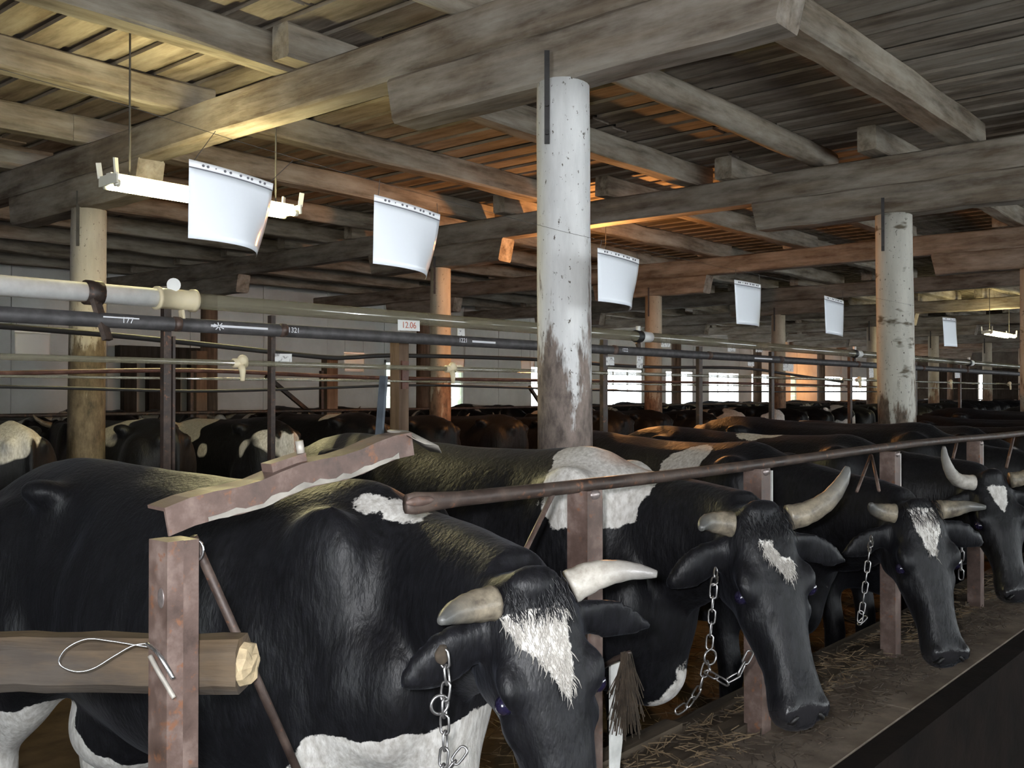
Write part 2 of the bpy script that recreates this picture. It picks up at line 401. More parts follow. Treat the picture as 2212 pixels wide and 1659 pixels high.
# side wall beyond the rows: lime-washed panels with windows
wins = [(14.33, 14.80), (16.36, 16.88), (19.3, 21.2), (22.36, 24.55), (25.8, 27.5), (28.45, 30.6), (31.45, 33.5), (34.6, 35.2), (37.6, 39.4), (40.6, 42.4)]
ZW0, ZW1 = 1.10, 2.34
def side_wall(name, Yc, th, wins, mt, z0=ZW0, z1=ZW1, label=None):
    base = MB(); base.box(((X0 + X1) / 2, Yc, 0.20), (X1 - X0, th, 0.40)); w = struct(base.build(name, mt), label)
    def panel(xa, xb, za, zb):
        n = max(1, round((xb - xa) / 1.6))
        for i in range(n):
            a, c = xa + (xb - xa) * i / n, xa + (xb - xa) * (i + 1) / n
            m = MB(); m.box(((a + c) / 2, Yc + random.uniform(-.012, .012), (za + zb) / 2), (c - a - 0.012, th, zb - za)); m.build('wall_panel', mt, w)
    x = X0
    for a, c in wins:
        if a - x > 0.05: panel(x, a, 0.40, 3.85)
        panel(a, c, 0.40, z0); panel(a, c, z1, 3.85); x = c
    panel(x, X1, 0.40, 3.85)
    return w
side_wall('wall_left', Y1 + 0.12, 0.24, wins, M['wall'], label='lime-washed panel wall behind the farthest cows')
def window(i, a, c, Yc, sgn, z0, z1, label):
    m = MB(); t = 0.06
    m.box(((a + c) / 2, Yc, z0 + t / 2), (c - a, 0.1, t)); m.box(((a + c) / 2, Yc, z1 - t / 2), (c - a, 0.1, t))
    m.box((a + t / 2, Yc, (z0 + z1) / 2), (t, 0.1, z1 - z0)); m.box((c - t / 2, Yc, (z0 + z1) / 2), (t, 0.1, z1 - z0))
    f = struct(m.build('window_%d' % i, M['frame_w']), label)
    nx = max(1, round((c - a) / 0.7)); nz = 2 if nx > 1 else 3
    for k in range(1, nx):
        q = MB(); x = a + (c - a) * k / nx; q.box((x, Yc, (z0 + z1) / 2), (0.022, 0.05, z1 - z0 - 2 * t)); q.build('mullion', M['frame_w'], f)
    for k in range(1, nz):
        q = MB(); z = z0 + (z1 - z0) * k / nz; q.box(((a + c) / 2, Yc, z), (c - a - 2 * t, 0.04, 0.018)); q.build('glazing_bar', M['frame_w'], f)
    for k in range(nx):
        for j in range(nz):
            q = MB(); xa = a + (c - a) * k / nx; za = z0 + (z1 - z0) * j / nz
            q.box((xa + (c - a) / nx / 2, Yc + 0.01, za + (z1 - z0) / nz / 2), ((c - a) / nx - 0.03, 0.006, (z1 - z0) / nz - 0.025)); q.build('pane', M['window_glass'] if c - a > 1 else M['green_glass'], f)
wi = 0
for a, c in wins:
    wi += 1
    window(wi, a, c, Y1 + 0.05, 1, ZW0, ZW1, 'narrow bright window between pale wall panels' if c - a < 1 else 'daylit barn window in the far side wall')
# wall behind the camera with its row of windows, end walls
rw = [(x, x + 2.2) for x in (-5.2, -2.2, 0.8, 3.8, 6.8, 9.8, 12.8, 15.8, 18.8, 21.8, 24.8, 27.8, 30.8, 33.8, 36.8, 39.8)]
side_wall('wall_right', Y0 - 0.12, 0.24, rw, M['wall'], 1.1, 2.5, 'lime-washed side wall of the feed alley')
for a, c in rw:
    wi += 1
    window(wi, a, c, Y0 - 0.05, -1, 1.1, 2.5, 'barn window in the feed alley wall')
m = MB(); ym = (Y0 + Y1) / 2
m.box((X0 - 0.12, (Y0 - 1.7) / 2 , 1.92), (0.24, (-1.7 - Y0), 3.85)); m.box((X0 - 0.12, (1.3 + Y1) / 2, 1.92), (0.24, Y1 - 1.3, 3.85)); m.box((X0 - 0.12, -0.2, 3.35), (0.24, 3.0, 1.0))
struct(m.build('wall_back', M['wall_dark']), 'end wall with the open barn doorway')
# far end wall with door slits of daylight
m = MB(); ys = [(Y0, 12.30), (12.50, 14.40), (14.58, Y1)]
for a, c in ys: m.box((X1 + 0.12, (a + c) / 2, 1.92), (0.24, c - a, 3.85))
m.box((X1 + 0.12, 12.4, 0.55), (0.24, 0.2, 1.1)); m.box((X1 + 0.12, 12.4, 3.2), (0.24, 0.2, 1.25)); m.box((X1 + 0.12, 12.4, 2.46), (0.20, 0.2, 0.06))
m.box((X1 + 0.12, 14.49, 0.30), (0.24, 0.18, 0.6)); m.box((X1 + 0.12, 14.49, 3.3), (0.24, 0.18, 1.1)); m.box((X1 + 0.12, 14.49, 1.05), (0.2, 0.18, 0.08))
struct(m.build('wall_far', M['wall_dark']), 'dark end wall with daylight slits')
for y, z0, z1 in ((13.4, 0, 2.7), (11.3, 0, 2.7)):
    m = MB(); m.box((X1 - 0.03, y, (z0 + z1) / 2), (0.06, 1.7, z1 - z0)); d = struct(m.build('door_%d' % (1 if y > 12 else 2), M['dark_wood']), 'dark plank door in the end wall')
    for k in (0.5, 2.2):
        q = MB(); q.box((X1 - 0.075, y, k), (0.03, 1.6, 0.12)); q.build('door_rail', M['dark_wood'], d)

# dark door frame standing at the side wall
p0 = atY(272, 760, 15.6); p1 = atY(438, 760, 15.6); 
t = empty('doorway_frame', ((p0.x + p1.x) / 2, 15.72, 0))
wd = p1.x - p0.x
for k, (x, w) in enumerate(((-wd / 2, .22), (-wd * .19, .34), (wd * .12, .14), (wd * .36, .42))):
    q = MB(); q.box((x + w / 2, 0, 1.15), (w, 0.14, 2.3)); q.build('upright', M['dark_wood'], t)
q = MB(); q.box((0, -0.02, 2.30), (wd + 0.2, 0.18, 0.22)); q.build('lintel', M['dark_wood'], t)
q = MB(); q.box((0, 0.0, 0.65), (wd, 0.10, 1.25)); q.build('lower_boarding', M['dark_wood'], t)
tag(t, 'dark wooden frame with uprights against the pale side wall', 'frame')

# ---------------------------------------------------------------- timber frame
def beam(name, p0, p1, w, h, mt, jit=0.008, seg=10, logy=False, parent=None, taper=1.0, chamfer=None, edge=0.16):
    p0, p1 = Vector(p0), Vector(p1); L = (p1 - p0).length
    mbx = MB(); rings = []
    rs = random.Random(hash((round(p0.x * 97), round(p0.y * 89), round(p1.z * 53))) & 0xffff)
    for i in range(seg + 1):
        x = L * i / seg; k = 1 + (taper - 1) * i / seg
        ww, hh = w * k / 2, h * k / 2
        ox, oz = rs.uniform(-jit, jit), rs.uniform(-jit, jit)
        if logy:
            pts = []
            for a in range(12):
                an = 2 * pi * a / 12; pts.append(Vector((x, ox + ww * cos(an) * (1 + rs.uniform(-.03, .03)), oz + hh * sin(an) * (1 + rs.uniform(-.03, .03)))))
        else:
            c = min(ww, hh) * edge
            pts = [Vector((x, a, b)) for a, b in ((-ww + c, -hh), (ww - c, -hh), (ww, -hh + c), (ww, hh - c), (ww - c, hh), (-ww + c, hh), (-ww, hh - c), (-ww, -hh + c))]
            pts = [p + Vector((0, ox + rs.uniform(-jit, jit) * .6, oz + rs.uniform(-jit, jit) * .6)) for p in pts]
            if chamfer and i in (0, seg):   # sloping cut on the lower corner of both ends
                sx = 1 if i == 0 else -1
                pts = [p + Vector((sx * chamfer if p.z < 0 else 0, 0, 0)) for p in pts]
        rings.append(mbx.ring(pts))
    for a, b in zip(rings, rings[1:]): mbx.bridge(a, b)
    mbx.cap(rings[0], True); mbx.cap(rings[-1])
    o = mbx.build(name, mt, parent, smooth=logy)
    d = (p1 - p0).normalized(); sd = Vector((0, 0, 1)).cross(d)
    sd = sd.normalized() if sd.length > 1e-4 else Vector((0, 1, 0)); up = d.cross(sd)
    o.matrix_basis = Matrix.Translation(p0) @ Matrix((d, sd, up)).transposed().to_4x4()
    return o

GX = [3.66 + 4.42 * k for k in range(-1, 10)]
for k, gx in enumerate(GX):
    if gx > X1: continue
    g = beam('girder_beam', (gx, Y0 + .02, (Z_GIR + Z_JOI) / 2), (gx, Y1 - .02, (Z_GIR + Z_JOI) / 2), 0.20, Z_JOI - Z_GIR, M['beam'], 0.006, 26)
    lab = {0: 'heavy grey timber girder crossing above the feed alley doorway', 1: 'massive grey girder resting on the bolster of the speckled white post', 2: 'grey timber girder carried by the knotty birch post'}.get(k, 'weathered timber girder across the barn beyond the birch post')
    tag(g, lab if k < 3 else '%s weathered timber girder beyond the birch post girder' % ORD[k - 3], 'beam', 'girders across the barn')
# posts: (x, y, radius bottom, radius top, material, label)
def post(x, y, r0, r1, mt, label, group=None, lean=(0, 0), strap=True, seg=14, name='timber_post'):
    t = empty(name, (x, y, 0)); rs = random.Random(int(x * 100 + y * 10))
    q = MB(); rings = []
    H = Z_CAP + 0.005
    for i in range(seg + 1):
        z = H * i / seg; r = r0 + (r1 - r0) * i / seg; pts = []
        bx, by = lean[0] * z / H, lean[1] * z / H
        for a in range(20):
            an = 2 * pi * a / 20; rr = r * (1 + 0.025 * sin(3 * an + z) + rs.uniform(-.012, .012))
            pts.append((bx + rr * cos(an), by + rr * sin(an), z))
        rings.append(q.ring(pts))
    for a, b in zip(rings, rings[1:]): q.bridge(a, b)
    q.cap(rings[0], True); q.cap(rings[-1]); q.build('shaft', mt, t, True)
    if strap:
        dirc = Vector((-x, -y, 0)).normalized(); sd = Vector((-dirc.y, dirc.x, 0))
        b = dirc * (r1 + 0.008) - sd * (r1 * 0.45) + Vector((lean[0], lean[1], 0))
        b = dirc * 0.010 + (dirc * cos(0.62) + Vector((dirc.y, -dirc.x, 0)) * sin(0.62)) * r1 + Vector((lean[0], lean[1], 0))
        q = MB(); q.bar(b + Vector((0, 0, Z_CAP - 0.30)), b + Vector((0, 0, Z_CAP + 0.13)), 0.024, 0.012, tuple(dirc)); st = q.build('iron_strap', M['iron'], t)
        for zz in (-0.25, -0.12):
            q = MB(); q.tube([b + Vector((0, 0, Z_CAP + zz)), b + dirc * 0.02 + Vector((0, 0, Z_CAP + zz))], 0.012, 8); q.build('bolt', M['iron'], st)
    return tag(t, label, 'post', group)
PY2 = 8.0
post(3.66, 2.80, 0.134, 0.124, M['ww_post'], 'thick whitewashed post with flaking paint and a dark iron strap', None, (-0.02, 0.015))
post(8.10, 2.80, 0.150, 0.142, M['ww_birch'], 'knotty whitewashed birch post rising behind the neck rail', None, (-0.03, 0.03))
post(12.52, 2.80, 0.14, 0.135, M['ww_birch'], 'whitewashed post past the birch post')
post(3.66, 7.60, 0.148, 0.132, M['ww_old'], 'yellow-stained post behind the white painted pipe', None, (0.02, 0))
post(8.08, 8.05, 0.135, 0.118, M['ww_tan'], 'tan post lit orange by the filament bulb')
for i, gx in enumerate(GX[3:]):
    post(gx, PY2 + (0.05 if i % 2 else -0.05), 0.14, 0.125, M['ww_tan'], '%s pale round post past the tan post in the second row' % ORD[i], 'round posts of the second row', seg=8)
for i, gx in enumerate(GX[1:]):
    if gx < X1: post(gx, 12.9, 0.13, 0.12, M['post_wood'], '%s brown round post along the pale side wall' % ORD[i], 'round posts before the side wall', strap=False, seg=8)
# bolsters
def bolster(gx, y, hl, lab, grp=None, ch=0.05):
    b = beam('bolster_beam', (gx, y - hl, (Z_CAP + Z_GIR) / 2), (gx, y + hl, (Z_CAP + Z_GIR) / 2), 0.21, Z_GIR - Z_CAP, M['beam'], 0.006, 8, chamfer=ch)
    tag(b, lab, 'beam', grp); return b
bolster(3.66, 2.80, 1.15, 'thick bolster timber on top of the speckled white post')
bolster(8.08, 2.85, 1.2, 'bolster timber on top of the knotty birch post')
bolster(12.5, 2.8, 1.1, 'bolster timber over the post past the birch post')
bolster(3.66, 7.7, 1.1, 'bolster timber over the yellow-stained post')
bolster(8.08, 8.1, 1.1, 'bolster timber whose end glows orange from the bulb')
for i, gx in enumerate(GX[3:]): bolster(gx, PY2, 1.0, 'bolster timber over the %s pale post past the tan post' % ORD[i], 'bolsters of the second row')
for i, gx in enumerate(GX[1:]):
    if gx < X1: bolster(gx, 12.9, 0.9, 'bolster timber over the %s brown post along the side wall' % ORD[i], 'bolsters near the side wall')
# joists
bays = {0: [4.95, 6.2, 7.5, 8.8, 10.1, 11.4, 12.7, 14.0, 15.2], 1: [2.28, 3.45, 4.68, 6.2, 7.5, 8.8, 10.1, 11.4, 12.7, 14.0, 15.2],
        2: [0.6, 1.62, 2.92, 4.32, 5.6, 6.9, 8.25, 9.5, 10.8, 12.1, 13.4, 14.7]}
for b in range(0, 9):
    ys = bays.get(b) or [(0.5 if b % 2 else 1.1) + 1.3 * i for i in range(12)]
    xa, xb = GX[b] - 0.22, min(GX[b + 1] + 0.28, X1 - 0.05)
    if b == 0: xb = GX[1] + 0.18
    for jn, y in enumerate(ys):
        if y > Y1 - 0.3: continue
        logy = (b == 2 and y < 2) or random.random() < 0.15
        h = Z_BRD - Z_JOI
        wj = random.uniform(0.15, 0.19); xa_, xb_ = xa + random.uniform(-.1, .08), xb + random.uniform(-.12, .1)
        if b == 2 and y < 2: wj = 0.22
        if b == 1 and y < 2.5: wj = 0.21; 
        j = beam('ceiling_joist', (xa_, y + random.uniform(-.03, .03), (Z_JOI + Z_BRD) / 2), (min(xb_, X1 - .03), y + random.uniform(-.05, .05), (Z_JOI + Z_BRD) / 2), wj, h, M['joist'], 0.009, 9, logy)
        lab = 'hewn ceiling joist, %s from the feed alley, ' % ORD[jn] + {0: 'before the speckled post girder', 1: 'between speckled post and birch post', 2: 'just past the birch post girder'}.get(b, '%s bay past the birch post' % ORD[b - 2])
        tag(j, lab, 'joist', 'ceiling joists ' + ('of bay %d' % (b + 1)))
# ceiling boards
m = MB(); m.box(((X0 + X1) / 2, (Y0 + Y1) / 2, Z_BRD + 0.14), (X1 - X0 + .4, Y1 - Y0 + .4, 0.12))  # near-black slab added to stop daylight in the gaps, standing for the dark attic
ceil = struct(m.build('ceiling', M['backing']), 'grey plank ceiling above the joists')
bm_ = []
for wdt in (0.185, 0.20, 0.215, 0.15):
    q = MB(); q.box((0, 0, 0), (4.9, wdt, 0.024)); me = q.mesh('ceiling_board'); me.materials.append(M['board']); bm_.append((wdt, me))
x = 1.75; nb = 0
rsb = random.Random(3)
def lay(me, xc, yc, z, tw):
    global nb
    if yc - 2.45 > Y1 - 0.4 or yc + 2.45 < 0.9 or nb >= 300: return
    if yc + 2.45 > Y1 - 0.02: yc = Y1 - 0.02 - 2.45
    o = bpy.data.objects.new('ceiling_board', me); COL.objects.link(o); o.parent = ceil
    o.location = (xc, yc, z); o.rotation_euler = (tw, 0, pi / 2 + rsb.uniform(-.003, .003)); nb += 1
while x < 12.6 and nb < 296:
    wdt, me = rsb.choice(bm_[:3]); gap = rsb.uniform(.055, .10)
    off = rsb.uniform(-0.9, 0.9)
    for s_ in range(4): lay(me, x + wdt / 2, 1.85 + off + s_ * 4.94, Z_BRD + 0.013 + rsb.uniform(0, .004), rsb.uniform(-.02, .02))
    off = rsb.uniform(-0.9, 0.9)
    for s_ in range(4): lay(bm_[3][1], x + wdt + gap / 2, 1.85 + off + s_ * 4.94, Z_BRD + 0.05, 0)
    x += wdt + gap
q = MB()
xx = x
while xx < X1 - 0.1:
    wdt = rsb.choice((0.19, 0.21)); q.box((xx + wdt / 2, (1 + Y1) / 2, Z_BRD + 0.014), (wdt, Y1 - 1, 0.024)); xx += wdt + rsb.uniform(0.05, 0.09)
xx = X0 + .1
while xx < 1.8: q.box((xx + .08, (Y0 + Y1) / 2, Z_BRD + .015), (.15, Y1 - Y0 - .1, .024)); xx += .17
while xx < X1 - .1: q.box((xx + .08, (Y0 + .9) / 2, Z_BRD + .015), (.15, .9 - Y0 - .1, .024)); xx += .17
o = q.build('ceiling_boarding', M['board'], ceil); o['kind'] = 'stuff'; o['label'] = 'ceiling boards running on into the distance'

# ---------------------------------------------------------------- manger along the first row
t = empty('feed_manger', (0, 0, 0))
ZM = 0.53
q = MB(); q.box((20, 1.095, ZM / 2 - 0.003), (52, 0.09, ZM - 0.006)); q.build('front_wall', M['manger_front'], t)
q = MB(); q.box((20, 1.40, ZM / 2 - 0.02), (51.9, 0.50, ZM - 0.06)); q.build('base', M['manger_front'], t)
for k in range(16):
    q = MB(); xa = -3 + k * 1.6; q.box((xa + .8, 1.298, ZM - 0.02), (1.594, 0.312, 0.04)); q.build('slab', M['manger_slab'], t)
yb = 1.455
for w in (0.075, 0.06, 0.07):
    for k in range(8):
        q = MB(); q.box((0, 0, 0), (3.18, w - 0.008, 0.04)); o = q.build('plank', M['plank'], t); o.location = (-2.4 + k * 3.2 + w * 4, yb + w / 2, ZM + random.uniform(-.006, .022))
    yb += w
tag(t, 'low feed trough of dark planks and a worn slab under the cows heads', 'feed trough')
rs = random.Random(5)
def strew(name, n, mt, xr, yr, z, ln, label, cat, zfun=None):
    q = MB()
    for i in range(n):
        x, y = rs.uniform(*xr), rs.uniform(*yr); a = rs.uniform(0, pi); L = rs.uniform(*ln)
        if any(math.hypot(x - ox, y - oy) < orad + L / 2 for ox, oy, orad in [(sx, 1.44, .065) for sx in SPX] + [(3.66, 2.8, .15), (8.1, 2.8, .17)]): continue
        zz = z + rs.uniform(0, 0.02)
        d = Vector((cos(a), sin(a), rs.uniform(-.25, .25))) * L / 2; c = Vector((x, y, zz)); w = Vector((-sin(a), cos(a), 0)) * 0.0022
        h = Vector((0, 0, 0.002))
        r = q.ring([c - d - w, c - d + h, c - d + w]); r2 = q.ring([c + d - w, c + d + h, c + d + w]); q.bridge(r, r2)
    o = q.build(name, mt); tag(o, label, cat, kind='stuff'); return o
strew('straw_litter', 2000, M['straw'], (0.8, 9.0), (1.40, 1.60), ZM + 0.012, (0.03, 0.12), 'thin straw strewn over the feed trough', 'straw')
strew('feed_chaff', 5200, M['chaff'], (0.8, 9.0), (1.20, 1.62), ZM + 0.008, (0.015, 0.06), 'dark chaff and feed crumbs in the feed trough', 'feed')
strew('stall_bedding', 3500, M['straw'], (0.2, 8.0), (1.78, 3.6), 0.01, (0.05, 0.2), 'scattered straw bedding under the first cow row', 'straw')
#==OBJECTS==
# ================================================================== stall ironwork of the first row
RY, RZ = 1.44, EYE - 0.223
q = MB(); pts = []; 
xs = [1.345, 1.37, 1.42, 1.5] + [1.8 + .5 * i for i in range(36)]
for x in xs: pts.append((x, RY + 0.004 * sin(x * 3), RZ + 0.006 * sin(x * 1.7 + .6)))
rads = [(0.010, 0.020), (0.008, 0.024), (0.012, 0.020)] + [0.0165] * (len(xs) - 3)
rail = empty('neck_rail', (1.345, RY, RZ))
o = q.tube(pts, rads, 10, side=(0, 1, 0)); ro = q.build('rail_tube', M['rust_dark'], rail, True); ro.location = (-1.345, -RY, -RZ)
q = MB(); q.ellipsoid((0.03, -0.013, 0.006), (0.04, 0.008, 0.010)); q.build('crushed_end', M['rust'], rail, True)
tag(rail, 'long rusty neck rail with a crushed open end', 'rail')

def stall_post(x, lab, tall=None, strip=True, grp=None, w=0.062):
    t = empty('stall_post', (x, RY, 0)); top = (tall or RZ - 0.015)
    q = MB(); q.box((0, 0.0, top / 2), (w, w, top)); q.build('upright', M['rust'], t)
    q = MB(); q.box((w * 0.74, 0.008, top / 2 - .01), (0.022, w * .7, top - .03)); q.build('side_angle', M['rust_dark'], t)
    if strip:
        q = MB(); q.box((w * 0.74 + 0.016, -0.012, top - 0.19), (0.009, 0.022, 0.36)); q.build('pale_strip', M['white_strip'], t)
    q = MB(); q.ellipsoid((0, -w / 2, top - 0.01), (0.02, 0.008, 0.012)); q.build('weld_and_glint', M['weld_and_glint'], t, True)
    return tag(t, lab, 'post', grp)
labs = {1: 'rusty square stall post behind the horn of the cow with the triangular blaze', 2: 'rusty stall post with a pale strip behind the cow with the slanting blaze', 3: 'rusty stall post with a pale strip before the birch post', 4: 'rusty stall post beside the white curved horn'}
for i, x in enumerate(SPX):
    if i == 0: continue
    stall_post(x, labs.get(i, '%s rusty stall post past the white curved horn' % ORD[i - 5]), grp=None if i in labs else 'farther stall posts', strip=i != 1)
# lower white flap on post 2
P2 = Vector((SPX[1], RY, 0))
q = MB()
prof = [(0.0, 0.93), (0.045, 0.93), (0.05, 0.86), (0.062, 0.80), (0.052, 0.74), (0.04, 0.68), (0.03, 0.60), (0.0, 0.60)]
a = q.ring([(0.01 + x, -0.05, z) for x, z in prof]); b = q.ring([(0.01 + x, -0.044, z) for x, z in prof]); q.bridge(a, b); q.cap(a, True); q.cap(b)
o = q.build('plastic_flap', M['white_strip']); o.location = (SPX[1] + 0.03, RY, 0.0); tag(o, 'torn white plastic flap tied low on a rusty stall post', 'flap')

# ---- the near cross: square post, bent angle rail, weathered pole, wire
t = empty('corner_post', (SPX[0], RY, 0)); w = 0.056; top = EYE - (1163 - HORIZON) / F_PX * (SPX[0] * FWD.x + RY * FWD.y)
q = MB(); q.box((-w * .25, 0, top / 2), (w * .5, w, top)); q.build('angle_half', M['rust'], t)
q = MB(); q.box((w * .252, 0.001, top / 2 - .001), (w * .5, w * .99, top)); q.build('angle_half', M['rust'], t)
for (dx, zz, s_) in ((-.0285, top - 0.09, .010),):
    q = MB(); q.ellipsoid((dx, -0.010, zz), (0.0015, s_, s_ * 1.6)); q.build('weld_and_glint', M['weld_and_glint'], t, True)  # pale flattened blob standing in for a flash glint on the post's side
q = MB(); q.ellipsoid((0.0, -0.03, 0.995), (0.03, 0.006, 0.008)); q.build('weld_and_glint', M['weld_and_glint'], t, True)
tag(t, 'rusty square steel post crossing the weathered pole', 'post')
# bent up angle-iron rail
A = Vector((SPX[0] - 0.035, RY - 0.012, top + 0.034)); Bp = at(872, 957, 1.96)
t = empty('bent_angle_rail', A); d = (Bp - A); L = d.length; dn = d.normalized()
sd = Vector((0, 0, 1)).cross(dn).normalized(); up = dn.cross(sd)
q = MB(); n = 12; rings = []
for i in range(n + 1):
    c = dn * (L * i / n) + up * (0.004 * sin(i * 1.3)); rs_ = random.Random(i)
    # L profile: flange facing the camera (vertical leg) and flat top leg
    prof = [(-0.026, -0.024), (-0.022, -0.024), (-0.021, 0.016), (0.024, 0.018), (0.024, 0.023), (-0.026, 0.022)]
    rings.append(q.ring([c + sd * (a_ + rs_.uniform(-.0006, .0006)) + up * b_ for a_, b_ in prof]))
for a, b in zip(rings, rings[1:]): q.bridge(a, b)
q.cap(rings[0], True); q.cap(rings[-1]); q.build('angle_iron', M['rust'], t)
q = MB(); rows = []; rs_ = random.Random(4)
for k in range(25):
    c = dn * (L * (.13 + .033 * k)) + up * (0.004 * sin(12 * (.13 + .033 * k) * 1.3)); lo_, hi_ = -.0235 + rs_.uniform(-.001, .002), -.013 + rs_.uniform(-.005, .004)
    rows.append(q.ring([c - sd * .0265 + up * lo_, c - sd * .0278 + up * lo_, c - sd * .0278 + up * hi_, c - sd * .0265 + up * hi_]))
for a_, b_ in zip(rows, rows[1:]): q.bridge(a_, b_)
q.cap(rows[0], True); q.cap(rows[-1]); q.build('bright_edge_strip', M['torn_metal'], t)
# torn flap at the end
q = MB(); rows = []
for i in range(7):
    f = i / 6; c = dn * (L * (0.97 + 0.16 * f)) - up * (0.05 * f * f) + up * 0.02
    wv = 0.032 + 0.016 * sin(f * pi); rows.append(q.ring([c + sd * (-wv) + up * (-.018 * f - .012 * sin(f * 5)), c + up * (.006 * sin(f * 4)), c + sd * (wv * .8) + up * 0.006, c + sd * (wv * .8) + up * 0.009, c + up * (.003 + .006 * sin(f * 4)), c + sd * (-wv) + up * (-.015 * f - .012 * sin(f * 5))]))
for a, b in zip(rows, rows[1:]): q.bridge(a, b)
q.cap(rows[0], True); q.cap(rows[-1]); q.build('torn_flap', M['torn_metal'], t, True)
q = MB(); q.bar(dn * (L * .40) + up * .030 + sd * .004, dn * (L * .54) + up * .032 + sd * .004, 0.03, 0.016); pl = q.build('welded_plate', M['rust'], t)
q = MB(); q.tube([dn * (L * .535) + up * .035, dn * (L * .535) + up * .062], 0.0075, 8); q.build('bolt', M['torn_metal'], pl, True)
tag(t, 'bent-up rusty angle iron with a torn metal end', 'rail')
# upright flat iron at the end of the bent rail
b0 = at(818, 938, 1.99); b1 = at(829, 812, 1.99)
q = MB(); q.bar(b0 - Vector((0, 0, .02)), b1, 0.018, 0.006, tuple(FWD + RGT * .75)); o = q.build('strip_bar', M['flat_iron'], t)
o.location = -A; o['label'] = 'upright blue-grey flat iron strip'
# weathered pole, held behind the post
d0 = 1.66
pa, pb = at(-190, 1424, d0 + 0.03), at(528, 1432, d0)
pole = beam('cross_pole', pa, pb, 0.080, 0.092, M['rail_wood'], 0.002, 14, edge=0.45)
t = empty('weathered_pole', pb); COL.objects.unlink(pole) if False else None
pole.name = 'pole_shaft'; pole.parent = t; pole.matrix_basis = Matrix.Translation(-pb) @ pole.matrix_basis
q = MB(); ax = (pb - pa).normalized(); q.tube([ax * 0.0, ax * 0.012, ax * 0.018], [(0.037, .044), (0.034, .040), (0.018, .020)], 12, side=(0, 0, 1)); 
rs_ = random.Random(9)
q.v = [tuple(Vector(v) + ax * rs_.uniform(-.004, .006)) for v in q.v]
M['raw_wood'] = plain('raw_broken_wood', (0.46, 0.36, 0.22), 0.8, 0, 0.4, 30, .4)
q.build('broken_end', M['raw_wood'], t)
tag(t, 'thick weathered wooden pole with a pale broken end', 'pole')
# wire loop twisted round the post
def curve_tube(name, pts, r, mt, parent=None, n=6, sub=6):
    P = [Vector(p) for p in pts]; out = []
    for i in range(len(P) - 1):
        p0, p1, p2, p3 = P[max(i - 1, 0)], P[i], P[i + 1], P[min(i + 2, len(P) - 1)]
        for k in range(sub):
            t_ = k / sub
            out.append(0.5 * ((2 * p1) + (p2 - p0) * t_ + (2 * p0 - 5 * p1 + 4 * p2 - p3) * t_ ** 2 + (3 * p1 - p0 - 3 * p2 + p3) * t_ ** 3))
    out.append(P[-1]); qq = MB(); qq.tube(out, r, n); return qq.build(name, mt, parent, True)
wl = at(300, 1400, 1.52)
t = empty('wire_tie', wl)
def wp(px, py, d=1.545): return at(px, py, d) - wl
curve_tube('wire_loop', [wp(335, 1398), wp(290, 1391), wp(240, 1383), wp(190, 1379), wp(148, 1398), wp(130, 1425), wp(140, 1440), wp(170, 1449), wp(205, 1442), wp(250, 1415), wp(290, 1393), wp(325, 1388)], 0.0014, M['wire'], t)
curve_tube('wire_twist', [wp(320, 1390, 1.53), wp(340, 1406, 1.50), wp(358, 1432, 1.49), wp(376, 1464, 1.49)], 0.0035, M['wire'], t)
curve_tube('wire_tail', [wp(326, 1415, 1.5), wp(345, 1450, 1.49), wp(362, 1478, 1.49), wp(378, 1505, 1.49)], 0.004, M['torn_metal'], t)
tag(t, 'loop of bright wire twisted round the rusty corner post', 'wire')
# long thin rod leaning from the corner post
ra, rb = at(418, 1160, 1.625), at(655, 1690, 1.85)
rb = ra + (rb - ra) * ((ra.z - 0.56) / (ra.z - rb.z))
t = empty('leaning_rod', rb)
q = MB(); q.tube([ra - rb, (ra - rb) * .5 + Vector((0.002, 0, 0)), Vector((0, 0, 0))], 0.0085, 8); q.build('rod', M['rust_dark'], t, True)
q = MB(); ringp = [at(427, 1188, 1.60) - rb + RGT * (.010 * cos(a * pi / 8)) + Vector((0, 0, .016 * sin(a * pi / 8))) for a in range(17)]; q.tube(ringp, 0.0022, 6, caps=False); q.build('wire_ring', M['wire'], t, True)
tag(t, 'long thin dark rod wired to the top of the rusty corner post', 'rod')
# hanging tie rods of the neck rail
def tie_rod(pts, r, lab, grp=None):
    b = Vector(pts[-1]); q = MB(); q.tube([Vector(p) - b for p in pts], r, 8); o = q.build('tie_rod', M['rust'], None, True); o.location = b
    return tag(o, lab, 'rod', grp)
tie_rod([(1.835, RY, RZ), atY(1140, 1178, RY - .03), atY(1098, 1262, RY - .06)], 0.0065, 'thin rusty tie rod slanting from the neck rail to a cow neck chain')
p = atY(1880, 984, RY); tie_rod([p, atY(1850, 1062, RY - .04)], 0.006, 'left leg of an upside-down V of tie rods before the birch post'); tie_rod([p + Vector((.01, 0, 0)), atY(1890, 1020, RY - .07), atY(1898, 1060, RY - .13)], 0.006, 'kinked leg of an upside-down V of tie rods before the birch post')
tie_rod([atY(2066, 958, RY), atY(2058, 990, RY - .03)], 0.007, 'short tie rod above the white curved horn')
tie_rod([atY(2190, 940, RY), atY(2173, 1010, RY - .05)], 0.008, 'tie rod hanging beyond the white curved horn')

